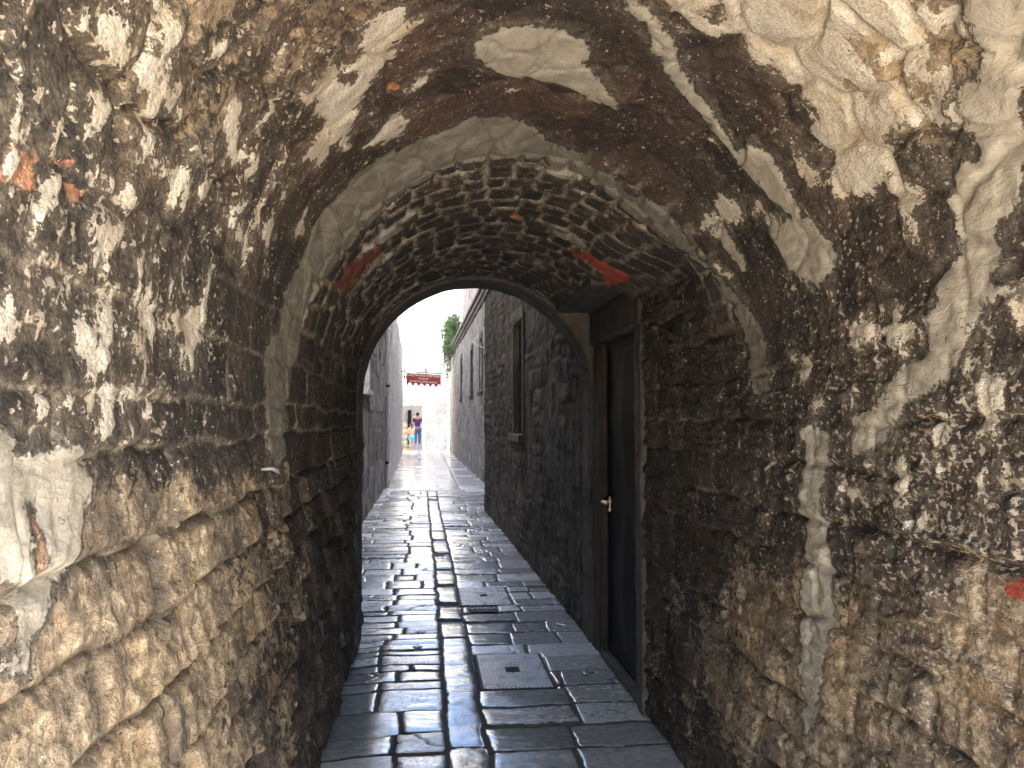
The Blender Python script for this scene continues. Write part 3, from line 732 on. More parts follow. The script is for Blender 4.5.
# ------------------------------------------------------------------ PAVING
COVERS = [(.355, .775, 5.13, 5.86), (.325, .755, 7.43, 8.20), (.40, .60, 7.17, 7.36)]
def paving_near():
    rng = np.random.RandomState(12)
    Y = np.concatenate([np.arange(-.6, 3.2, .06), np.arange(3.2, 8.5, .011), np.arange(8.5, 19.6, .022)])
    X = np.arange(-1.08, 1.30, .0105)
    A, B = np.meshgrid(Y, X, indexing='ij')
    wy = A + .005 * fbm(A * 18, B * 18, 22, 3) + .034 * fbm(A * 1.3, B * 2.5, 1, 3) + .012 * fbm(A * 6, B * 6, 2, 3)
    wx = B + .005 * fbm(A * 18, B * 18, 23, 3) + .024 * fbm(A * 2.2, B * 3, 3, 3) + .008 * fbm(A * 8, B * 8, 4, 3) + .055 * sstep(7, 18, A)
    dist = np.zeros(A.shape); r1 = np.zeros(A.shape); r2 = np.zeros(A.shape); r3 = np.zeros(A.shape); uu = np.zeros(A.shape); vv = np.zeros(A.shape)
    def rows(x0, x1, cuts_y, splits):
        for k in range(len(cuts_y) - 1):
            a, b = cuts_y[k], cuts_y[k + 1]
            xs = [x0] + sorted(splits(k, a)) + [x1]
            i0, i1 = np.searchsorted(Y, [a - .1, b + .1])
            if i1 <= i0: continue
            sl = slice(i0, i1); ya, xa = wy[sl], wx[sl]
            for q in range(len(xs) - 1):
                m = (ya >= a) & (ya < b) & (xa >= xs[q]) & (xa < xs[q + 1])
                if not m.any(): continue
                du = np.minimum(xa[m] - xs[q], xs[q + 1] - xa[m]); dv = np.minimum(ya[m] - a, b - ya[m])
                R = .03; cu = np.maximum(R - du, 0); cv = np.maximum(R - dv, 0)
                dist[sl][m] = np.where((cu > 0) & (cv > 0), R - np.hypot(cu, cv), np.minimum(du, dv))
                t = rng.rand(3)
                r1[sl][m] = t[0]; r2[sl][m] = t[1]; r3[sl][m] = t[2]
                uu[sl][m] = xa[m] - (xs[q] + xs[q + 1]) / 2; vv[sl][m] = ya[m] - (a + b) / 2
    def seq(lo, hi, step):
        o = [lo]
        while o[-1] < hi: o.append(o[-1] + step(o[-1]))
        return o
    # left field of narrow cross slabs
    rows(-1.3, .12, seq(-.7, 19.6, lambda y: rng.uniform(.27, .42) if y < 4.8 else rng.uniform(.13, .24) if y < 7.5 else rng.uniform(.20, .40)),
         lambda k, a: [x for x in ([rng.uniform(-.32, -.12)] if rng.rand() < .8 else [rng.uniform(-.1, -.02), rng.uniform(-.36, -.28)]) + ([rng.uniform(-.85, -.6)] if a > 6 else [])])
    # the long stones of the channel
    rows(.12, .315, seq(-.6, 19.6, lambda y: rng.uniform(.42, .9) if y < 8 else rng.uniform(.6, 1.4)), lambda k, a: [])
    # right field of larger slabs
    rows(.315, 1.5, seq(-.5, 19.6, lambda y: rng.uniform(.28, .42) if y < 4.9 else rng.uniform(.22, .36) if y < 8.5 else rng.uniform(.24, .46)),
         lambda k, a: [rng.uniform(.68, .86)] if rng.rand() < .75 else [rng.uniform(.55, .7), rng.uniform(.92, 1.0)])
    gap = .003 + .005 * r3
    top = sstep(gap * .4, gap + .006, dist)
    h = .006 * (r1 - .5) + uu * .012 * (r2 - .5) + vv * .13 * (r3 - .55) - .004 * np.clip(1 - dist / .05, 0, 1) ** 2
    h += .0055 * fbm(A * 5, B * 1.8, 7, 3) + .0018 * fbm(A * 11, B * 4, 24, 3) + .0010 * fbm(A * 22, B * 10, 8, 4, .6)
    h = np.clip(h, -.028, .016)
    h = h * top - .010 * (1 - top)
    h -= .016 * sstep(-.22, -.47, B) * (A < 6.4)
    # broken corners filled with small stones and mortar
    crack = np.abs(fbm(A * 1.6, B * 1.6, 14, 4)) < .012
    h = np.where(crack & (r1 > .62), h - .006, h)
    jnt = np.maximum(1 - sstep(gap + .003, gap + .014, dist), np.where(crack & (r1 > .62), .7, 0))
    for x0, x1, y0, y1 in COVERS:
        d = np.minimum(np.minimum(A - y0, y1 - A), np.minimum(B - x0, x1 - B))
        inside = sstep(-.035, -.015, d)
        h = h * (1 - inside) - .022 * inside; jnt = np.maximum(jnt, inside)
    V = np.stack([B, A, h], -1)
    o = grid_mesh('paving', V, M_NEAR, None, attrs=dict(blk=np.where(dist > 0, r2, 0), jnt=jnt), flip=True)
    struct(o)
    # smoother pavement beyond the step
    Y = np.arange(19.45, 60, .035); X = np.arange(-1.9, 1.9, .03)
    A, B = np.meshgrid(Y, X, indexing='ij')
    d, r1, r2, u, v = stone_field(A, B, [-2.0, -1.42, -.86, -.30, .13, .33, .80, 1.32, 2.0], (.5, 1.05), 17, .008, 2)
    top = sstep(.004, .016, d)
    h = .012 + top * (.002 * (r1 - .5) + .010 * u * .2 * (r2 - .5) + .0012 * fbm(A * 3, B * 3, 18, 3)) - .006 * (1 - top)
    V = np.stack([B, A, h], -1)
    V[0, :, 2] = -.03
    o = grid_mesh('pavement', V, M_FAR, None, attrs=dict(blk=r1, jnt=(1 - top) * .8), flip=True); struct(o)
paving_near()
bm = bmesh.new(); add_box(bm, -.12, .42, 19.05, 19.42, -.05, -.004)
bm.free()
# base ground sheet to the horizon
bm = bmesh.new()
vs = [bm.verts.new(p) for p in ((-400, -400, -.045), (400, -400, -.045), (400, 400, -.045), (-400, 400, -.045))]
bm.faces.new(vs)
M_GROUND = simple('pale_stone_ground', (.52, .44, .33), .8, 0, .15, 2.0, .004)
struct(from_bm('ground', bm, M_GROUND))

# metal covers
def plate_material():
    M = Mat('ribbed_steel_plate', .36)
    w = M.n('ShaderNodeTexWave'); w.wave_type = 'BANDS'; w.bands_direction = 'DIAGONAL'
    M.put(w.inputs['Vector'], M.map(scale=(1, 1, 1))); w.inputs['Scale'].default_value = 24
    w2 = M.n('ShaderNodeTexWave'); w2.wave_type = 'BANDS'; w2.bands_direction = 'DIAGONAL'
    M.put(w2.inputs['Vector'], M.map(rot=(0, 0, PI / 2))); w2.inputs['Scale'].default_value = 24
    n = M.noise(9, 6)
    tread = M.math('MAXIMUM', w.outputs['Fac'], w2.outputs['Fac'])
    c = M.scale(M.mix(n, (.34, .35, .37), (.52, .53, .55)), M.lin(tread, .3, 1, .6, 1.05))
    c = M.mix(M.math('MULTIPLY', M.step(M.noise(14, 5, .7), .6, .8), .3), c, (.22, .18, .14))
    M.col(c)
    M.b.inputs['Metallic'].default_value = .6
    M.rough(M.lin(n, .3, .7, .18, .40))
    M.bump(tread, .004, .9)
    return M.m
M_PLATE = plate_material()
def cover(i, label, mat):
    x0, x1, y0, y1 = COVERS[i]
    c = thing('drain_cover', label, 'drain cover', ((x0 + x1) / 2, (y0 + y1) / 2, 0))
    box('plate', (x0, x1, y0, y1, -.02, .001), mat, c, .003)
    bm = bmesh.new(); f = .016
    for q in ((x0 - f, x1 + f, y0 - f, y0 - .003), (x0 - f, x1 + f, y1 + .003, y1 + f), (x0 - f, x0 - .003, y0 - .003, y1 + .003), (x1 + .003, x1 + f, y0 - .003, y1 + .003)):
        add_box(bm, *q, -.021, -.003)
    from_bm('rim', bm, M_IRON, c)
    return c, (x0 + x1) / 2, (y0 + y1) / 2
def badge(c, x, y, s):
    bm = bmesh.new()
    add_box(bm, x - s, x + s, y - s * 1.25, y + s * 1.25, .0005, .0035, .001)
    for k in (-.5, 0, .5): add_box(bm, x - s * .7, x + s * .7, y + k * s * 1.5 - s * .14, y + k * s * 1.5 + s * .14, .003, .007)
    from_bm('badge', bm, M_IRON, c)
c, x, y = cover(0, 'nearest and largest ribbed steel drain cover, opposite the iron door', M_PLATE); badge(c, x, y, .045)
c, x, y = cover(1, 'farther ribbed steel drain cover with a small dark badge, beyond the little valve lid', M_PLATE); badge(c, x, y, .035)
c, x, y = cover(2, 'small dark valve lid with raised letters between the two steel covers', M_IRON)
def text(name, s, size, mat, loc, rot, parent, depth=.003):
    cu = bpy.data.curves.new(name, 'FONT'); cu.body = s; cu.size = size; cu.align_x = 'CENTER'; cu.align_y = 'CENTER'; cu.extrude = depth
    o = bpy.data.objects.new(name, cu); COL.objects.link(o)
    me = bpy.data.meshes.new_from_object(o.evaluated_get(bpy.context.evaluated_depsgraph_get()))
    bpy.data.objects.remove(o)
    me.transform(Matrix.Translation(loc) @ rot)
    me.materials.clear(); me.materials.append(mat)
    return link(bpy.data.objects.new(name, me), parent)
text('lettering', 'VODA', .085, M_STEEL, (x, y, .003), Matrix.Identity(4), c)

# ------------------------------------------------------------------ ALLEY WALLS
def stone_panel(name, p0, p1, z0, z1, mat, parent, courses, lens, seed, res=.03, depth=.02, recess=(), side=1, warp=.015):
    """upright coursed face from p0 to p1; side=+1 faces -x, -1 faces +x"""
    p0 = np.array(p0, float); p1 = np.array(p1, float); L = np.linalg.norm(p1 - p0); t = (p1 - p0) / L
    nrm = np.array([-t[1], t[0]]) * side
    U = np.arange(0, L + res, res); U[-1] = L; U = np.unique(U); Z = np.linspace(z0, z1, int((z1 - z0) / res) + 1)
    A, B = np.meshgrid(U, Z, indexing='ij')
    rng = np.random.RandomState(seed); e = [z0 - .1]
    while e[-1] < z1 + .2: e.append(e[-1] + rng.uniform(*courses))
    d, r1, r2, u, v = stone_field(A, B, e, lens, seed, warp, 3)
    pf = sstep(-.2, .3, fbm(A * 1.1, B * 1.6, seed + 31, 3))
    h = depth * pf * sstep(0, .03, d) + depth * .7 * (r1 - .5) + depth * 1.1 * fbm(A * 6, B * 6, seed, 4, .6)
    for (u0, u1, a, b, dep) in recess:
        ins = np.minimum(np.minimum(A - u0, u1 - A), np.minimum(B - a, b - B)) > 0
        h = np.where(ins, -dep, h)
    V = np.stack([p0[0] + t[0] * A + nrm[0] * h, p0[1] + t[1] * A + nrm[1] * h, B], -1)
    o = grid_mesh(name, V, mat, parent, attrs=dict(blk=r1, jl=sstep(.014, .003, d)), flip=side < 0)
    return o

def window(parent, x, y0, y1, z0, z1, fac, frame_mat, pane_mat, grille=False):
    """stone frame with sill round an opening in a wall whose face stands at x; fac=-1 faces -x"""
    f = .10; p = .025 * fac
    xs = sorted((x + p, x - fac * .20))
    bm = bmesh.new()
    for q in ((y0 - f, y0, z0, z1), (y1, y1 + f, z0, z1), (y0 - f, y1 + f, z1 + .001, z1 + .16)): add_box(bm, xs[0], xs[1], *q, bev=.006)
    fr = from_bm('window', bm, frame_mat, parent)
    s = sorted((x + 3.2 * p, x - fac * .2)); box('sill', (s[0], s[1], y0 - f - .03, y1 + f + .03, z0 - .09, z0 - .001), frame_mat, fr, .008)
    bm = bmesh.new(); s = sorted((x - fac * .15, x - fac * .19))
    add_box(bm, s[0], s[1], y0 + .001, y1 - .001, z0, z1)
    n = 9
    for k in range(n):
        zk = z0 + (k + .5) * (z1 - z0) / n
        s2 = sorted((x - fac * .148, x - fac * .125)); add_box(bm, s2[0], s2[1], y0 + .05, y1 - .05, zk - .02, zk + .02)
    from_bm('shutter', bm, pane_mat, fr)
    if grille:
        bm = bmesh.new()
        for k in range(4): add_tube(bm, [(x - fac * .05, y0 + (k + .5) * (y1 - y0) / 4, z0), (x - fac * .05, y0 + (k + .5) * (y1 - y0) / 4, z1)], .009, 6)
        from_bm('grille', bm, M_IRON, fr)
    return fr

# right: low dark house next to the passage
h1 = thing('stone_house', 'low sooty stone house on the right just beyond the arch, one tall window', 'house', (1.3, 10, 0))
W0, W1 = (1.2, 6.38), (1.065, 15.2)
def wx(y): return W0[0] + (W1[0] - W0[0]) * (y - W0[1]) / (W1[1] - W0[1])
L1 = math.hypot(W1[0] - W0[0], W1[1] - W0[1])
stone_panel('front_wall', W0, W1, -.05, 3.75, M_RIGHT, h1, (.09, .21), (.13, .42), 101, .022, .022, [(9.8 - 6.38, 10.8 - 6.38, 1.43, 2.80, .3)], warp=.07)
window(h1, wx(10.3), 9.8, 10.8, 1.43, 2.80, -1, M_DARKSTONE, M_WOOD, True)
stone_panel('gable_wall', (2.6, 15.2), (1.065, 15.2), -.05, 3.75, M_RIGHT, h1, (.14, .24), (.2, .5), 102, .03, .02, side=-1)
bm = bmesh.new(); add_prism(bm, [(1.04, 3.76), (1.04, 3.86), (2.6, 4.45), (2.6, 3.76)], 'y', 6.42, 15.26); from_bm('roof', bm, M_DARKSTONE, h1)
box('core', (1.40, 3.0, 6.42, 15.1, -.05, 3.74), M_MASS, h1)
box('shade_wing', (2.62, 6, 6.40, 15.15, -.05, 11.0), M_RFAR, h1)  # unseen wing, added tall enough to keep the sun off the alley
# right: long taller house set back
h2 = thing('stone_house', 'long grey stone house on the right, dark streaked upper wall and moulded cornice', 'house', (1.6, 28, 0))
R0, R1 = (1.555, 15.2), (1.25, 42.7)
def rx(y): return R0[0] + (R1[0] - R0[0]) * (y - R0[1]) / (R1[1] - R0[1])
wins = [(21.9, 22.9, 2.35, 3.75), (25.6, 26.6, 2.35, 3.75), (31.6, 32.6, 2.4, 3.9)]
stone_panel('front_wall', R0, R1, -.05, 4.6, M_RFAR, h2, (.2, .32), (.35, .8), 103, .035, .016, [(a - 15.2, b - 15.2, c, d, .3) for a, b, c, d in wins])
for a, b, c, d in wins: window(h2, rx((a + b) / 2), a, b, c, d, -1, M_DARKSTONE, M_VOID)
bm = bmesh.new()
for (o, z0, z1) in ((.06, 4.60, 4.68), (.13, 4.681, 4.78), (.20, 4.781, 4.86)):
    ax, bx = R0[0] - o, R1[0] - o
    v = [bm.verts.new(p) for p in ((ax, 15.25, z0), (ax + .9, 15.25, z0), (bx + .9, 42.75, z0), (bx, 42.75, z0), (ax, 15.25, z1), (ax + .9, 15.25, z1), (bx + .9, 42.75, z1), (bx, 42.75, z1))]
    for f in ((0, 1, 2, 3), (4, 7, 6, 5), (0, 4, 5, 1), (1, 5, 6, 2), (2, 6, 7, 3), (3, 7, 4, 0)): bm.faces.new([v[i] for i in f])
from_bm('cornice', bm, M_RFAR, h2)
stone_panel('upper_wall', (1.72, 15.2), (1.60, 36.5), 4.86, 10.0, M_RFAR, h2, (.22, .34), (.4, .9), 104, .05, .016)
box('core', (1.80, 6, 15.3, 42.6, -.05, 4.85), M_MASS, h2)
box('core', (1.90, 6, 15.3, 36.5, 4.86, 10.0), M_MASS, h2)
box('shade_wing', (2.25, 6, 36.51, 44.8, 4.86, 9.6), M_PIER, h2)  # unseen block, added to shade the foot of the far facade
stone_panel('end_wall', (1.25, 42.7), (4.0, 42.7), -.05, 4.6, M_PALE, h2, (.22, .34), (.4, .9), 105, .06, .01)

# left: rendered house
h3 = thing('rendered_house', 'tall grey rendered house on the left just beyond the arch', 'house', (-1.2, 12, 0))
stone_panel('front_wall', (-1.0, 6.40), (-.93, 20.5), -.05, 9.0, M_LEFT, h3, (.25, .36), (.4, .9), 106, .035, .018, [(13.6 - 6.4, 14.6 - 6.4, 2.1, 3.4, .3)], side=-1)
window(h3, -.965, 13.6, 14.6, 2.1, 3.4, 1, M_PIER, M_WOOD)
box('core', (-5, -1.34, 6.42, 20.5, -.05, 9.0), M_MASS, h3)
h4 = thing('ashlar_house', 'pale grey ashlar house on the left, its corner running to the sunny square', 'house', (-1.0, 30, 0))
stone_panel('front_wall', (-.84, 20.55), (-1.06, 41.0), -.05, 6.3, M_PIER, h4, (.24, .36), (.4, .8), 107, .035, .016, side=-1)
stone_panel('gable_wall', (-.84, 20.55), (-1.4, 20.55), -.05, 6.3, M_PIER, h4, (.24, .36), (.3, .6), 108, .04, .014, side=1)
stone_panel('end_wall', (-1.06, 41.0), (-5, 41.0), -.05, 6.3, M_PALE, h4, (.24, .36), (.4, .8), 109, .06, .01, side=-1)
box('cornice', (-1.5, -.76, 20.5, 22.6, 4.42, 4.60), M_PIER, h4, .02)
box('core', (-6, -1.20, 20.7, 40.9, -.05, 6.3), M_MASS, h4)
bm = bmesh.new(); add_prism(bm, [(-1.0, 6.31), (-6, 6.31), (-6, 7.6), (-3.4, 8.1)], 'y', 20.6, 41.1)
from_bm('roof', bm, simple('old_clay_tiles', (.36, .20, .13), .85), h4)
bm = bmesh.new(); add_tube(bm, [(-.885, 20.2, .02), (-.885, 20.2, 9.0)], .045, 10)
pipe = tag(from_bm('downpipe', bm, M_PIPE, None, True), 'pale grey rainwater pipe in the corner between the left houses', 'pipe')
for z in (.6, 2.4, 4.2, 6.0, 7.8):
    bm = bmesh.new(); add_tube(bm, [(-.885, 20.2, z - .03), (-.885, 20.2, z + .03)], .053, 10); from_bm('bracket', bm, M_IRON, pipe)

# far: the house across the square
FY = 46.0
fh = thing('limestone_house', 'sunlit limestone house closing the alley, shop doorway at its foot', 'house', (0, FY, 0))
def facade():
    dx0, dx1, dz = -1.16, -.17, 2.36
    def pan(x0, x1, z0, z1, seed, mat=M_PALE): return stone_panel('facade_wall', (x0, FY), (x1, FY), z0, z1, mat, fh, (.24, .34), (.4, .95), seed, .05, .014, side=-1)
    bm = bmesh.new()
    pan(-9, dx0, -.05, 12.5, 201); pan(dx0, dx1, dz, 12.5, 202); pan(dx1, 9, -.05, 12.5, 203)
    for (x0, x1, z0, z1) in ((dx0 - .003, -9, -.05, 12.5),): pass
    for q in ((-9, dx0, -.05, 12.5), (dx0, dx1, dz, 12.5), (dx1, 9, -.05, 12.5)): add_box(bm, q[0], q[1], FY + .04, FY + .7, q[2], q[3])
    from_bm('core', bm, M_MASS, fh)
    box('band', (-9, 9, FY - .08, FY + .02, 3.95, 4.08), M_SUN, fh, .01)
    bm = bmesh.new()
    for q in ((dx0 - .16, dx0, -.05, dz), (dx1, dx1 + .03, -.05, dz), (dx0 - .16, dx1 + .03, dz, dz + .22)): add_box(bm, q[0], q[1], FY - .05, FY + .3, q[2], q[3], .01)
    from_bm('door_frame', bm, M_PALE, fh)
    box('pilaster', (-.135, .035, FY - .14, FY - .02, -.05, 3.94), M_WHITE, fh, .01)
    box('pilaster', (1.19, 1.36, FY - .14, FY - .02, -.05, 3.94), M_WHITE, fh, .01)
    bm = bmesh.new(); add_tube(bm, [(.78, FY - .06, 1.2), (.78, FY - .06, 3.3)], .035, 8); from_bm('pipe', bm, M_PIPE, fh)
    for (x, z, w, hh) in ((-.62, 5.3, .5, 1.1), (-.55, 8.6, .5, 1.1), (-3.5, 5.3, .9, 1.5), (3.5, 5.3, .9, 1.5), (3.5, 8.4, .9, 1.5)):
        bm = bmesh.new()
        for q in ((x - w / 2 - .1, x - w / 2, z, z + hh), (x + w / 2, x + w / 2 + .1, z, z + hh), (x - w / 2 - .1, x + w / 2 + .1, z + hh, z + hh + .12), (x - w / 2 - .14, x + w / 2 + .14, z - .1, z)):
            add_box(bm, q[0], q[1], FY - .07, FY + .1, q[2], q[3], .008)
        f = from_bm('window', bm, M_SUN, fh)
        box('shutter', (x - w / 2, x + w / 2, FY - .045, FY + .03, z, z + hh), simple('pale_shutter', (.45, .42, .36), .7), f)
    box('eaves', (-9.2, 9.2, FY - .45, FY + .7, 12.5, 12.7), M_SUN, fh, .02)
    bm = bmesh.new(); add_prism(bm, [(FY - .5, 12.71), (FY + 4.5, 14.6), (FY + 9, 12.71)], 'x', -9.3, 9.3)
    from_bm('roof', bm, bpy.data.materials['old_clay_tiles'], fh)
    box('doorstep', (dx0, dx1, FY + .35, FY + 3, -.04, .20), M_PALE, fh, .01)
facade()
bh = thing('courtyard_house', 'pale house glimpsed through the shop doorway', 'house', (-.7, 52, 0))
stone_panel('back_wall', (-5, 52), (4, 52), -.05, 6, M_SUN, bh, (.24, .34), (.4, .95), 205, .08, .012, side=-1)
box('dark_doorway', (-1.05, -.82, 51.9, 51.96, .02, 2.2), M_VOID, bh)

# ------------------------------------------------------------------ SIGN
def sign():
    y = 36.0; x0, x1 = -.80, .655
    s = thing('hanging_sign', 'maroon hanging sign with cream lettering and scalloped lower edge above the alley', 'sign', ((x0 + x1) / 2, y, 3.0))
    zt0, zt1, zb0, zb1 = 3.60, 3.50, 3.17, 3.09
    top = [(x0, zt0), (x1, zt1)]
    n = 6; low = []
    for k in range(n):
        a0 = k / n
        for t, dz in ((0, -.10), (.36, -.10), (.42, -.04), (.52, 0.0), (.84, 0.0), (.94, -.04)):
            f = a0 + t / n; low.append((x0 + (x1 - x0) * f, zb0 + (zb1 - zb0) * f + dz))
    low.append((x1, zb1 - .10))
    bm = bmesh.new(); add_prism(bm, [top[0]] + low + [top[1]], 'y', y, y + .05)
    from_bm('board', bm, M_RED, s)
    ang = math.atan2(zt1 - zt0, x1 - x0)
    R = Matrix.Rotation(-ang, 4, 'Y') @ Matrix.Rotation(PI / 2, 4, 'X')
    xm = (x0 + x1) / 2; zm = (zt0 + zt1) / 2
    for line, dz, sz in (('MUZEJ CRKVENE UMJETNOSTI', -.085, .112), ('MUSEUM', -.215, .105), ('MUSEO DE ARTE SACRO', -.345, .105)):
        text('lettering', line, sz, M_GOLD, (xm, y - .004, zm + dz), R, s, .003)
    bm = bmesh.new()
    add_tube(bm, [(-1.2, y + .03, 3.66), (.7, y + .03, 3.56)], .02, 8)
    add_tube(bm, [(x0 + .03, y + .03, 3.63), (x0 + .03, y + .03, 3.78), (x0 + .25, y + .03, 3.80), (x0 + .36, y + .03, 3.62)], .025, 8)
    add_tube(bm, [(.03, y + .03, 3.58), (.03, y + .03, 3.78)], .03, 8)
    add_tube(bm, [(x0 - .06, y + .03, 3.35), (x0 - .06, y + .03, 3.76), (x0 + .05, y + .03, 3.78)], .03, 8)
    from_bm('bracket', bm, M_IRON, s)
sign()

# ------------------------------------------------------------------ PLANT hanging from the cornice
def leaf_material():
    M = Mat('ivy_leaves', .5)
    c = M.mix(M.noise(5, 3), (.045, .12, .025), (.12, .23, .055)); M.col(c)
    M.b.inputs['Subsurface Weight'].default_value = 0.0
    return M.m
def plant():
    rng = random.Random(3)
    p = thing('climbing_plant', 'green creeper spilling over the cornice above the alley on the right', 'plant', (1.35, 36.5, 4.86))
    bm = bmesh.new(); st = bmesh.new()
    for s in range(46):
        y = 36.2 + rng.uniform(0, 3.2); x = rx(y) - .12 + rng.uniform(-.05, .2)
        top = 4.9 + rng.uniform(.1, 1.25); reach = rng.uniform(.1, .42); ln = rng.uniform(.5, 1.9)
        pts = [(x + .2, y, 4.85), (x + .1, y, top), (x - reach * .7, y + rng.uniform(-.1, .1), top - .05), (x - reach, y + rng.uniform(-.15, .15), top - ln * .5), (x - reach + rng.uniform(-.06, .06), y + rng.uniform(-.2, .2), top - ln)]
        add_tube(st, pts, .008, 4)
        for _ in range(48):
            k = rng.uniform(.6, 3.99); i = int(k); f = k - i
            q = Vector(pts[i]).lerp(Vector(pts[i + 1]), f) + Vector((rng.gauss(0, .07), rng.gauss(0, .09), rng.gauss(0, .07)))
            a = Vector((rng.gauss(0, 1), rng.gauss(0, 1), rng.gauss(0, 1))).normalized(); b = a.orthogonal().normalized(); sz = rng.uniform(.035, .075)
            n = a.cross(b)
            bm.faces.new([bm.verts.new(q + w) for w in (b * sz, n * sz * .6, -b * sz * 1.1, -n * sz * .6)])
    from_bm('foliage', bm, leaf_material(), p); from_bm('stem', st, M_WOOD, p)
plant()

# ------------------------------------------------------------------ CABLES
def cable(a, b, sag, label, r=.012):
    bm = bmesh.new(); a = Vector(a); b = Vector(b)
    add_tube(bm, [a.lerp(b, t) - Vector((0, 0, sag * 4 * t * (1 - t))) for t in np.linspace(0, 1, 17)], r, 6)
    tag(from_bm('overhead_cable', bm, M_CABLE, None, True), label, 'cable')
cable((1.52, 17.0, 4.35), (1.10, 14.9, 3.62), .22, 'pale cable drooping from the cornice to the low house roof on the right', .014)
cable((1.47, 19.0, 3.2), (1.42, 25.5, 3.95), .05, 'pale cable clipped along the upper wall of the long grey house', .012)

# small metal clip on the left passage wall
bm = bmesh.new()
add_tube(bm, [(-.47, 2.52, 1.458), (-.44, 2.53, 1.459), (-.432, 2.56, 1.452), (-.436, 2.62, 1.440)], [.004, .005, .007, .003], 8)
tag(from_bm('cable_clip', bm, M_PIPE, None, True), 'small pale metal clip sticking out of the left passage wall', 'clip')

# ------------------------------------------------------------------ PEOPLE at the shop doorway
M_SKIN = simple('skin', (.52, .31, .22), .55, 0, .08, 20, .0005)
M_HAIR = simple('brown_hair', (.06, .04, .028), .6)
def skin_mesh(name, joints, edges, mat, parent, extra=None, sub=2):
    me = bpy.data.meshes.new(name)
    keys = list(joints); ix = {k: i for i, k in enumerate(keys)}
    me.from_pydata([joints[k][:3] for k in keys], [(ix[a], ix[b]) for a, b in edges], [])
    o = bpy.data.objects.new(name, me); COL.objects.link(o)
    md = o.modifiers.new('skin', 'SKIN'); md.use_smooth_shade = True
    for k in keys:
        sv = me.skin_vertices[0].data[ix[k]]; r = joints[k][3:]
        sv.radius = (r[0], r[-1]); sv.use_root = (ix[k] == 0)
    sd = o.modifiers.new('sub', 'SUBSURF'); sd.levels = sub; sd.render_levels = sub
    m2 = bpy.data.meshes.new_from_object(o.evaluated_get(bpy.context.evaluated_depsgraph_get()))
    bpy.data.objects.remove(o)
    bm = bmesh.new(); bm.from_mesh(m2)
    if extra: extra(bm)
    return from_bm(name, bm, mat, parent, True)

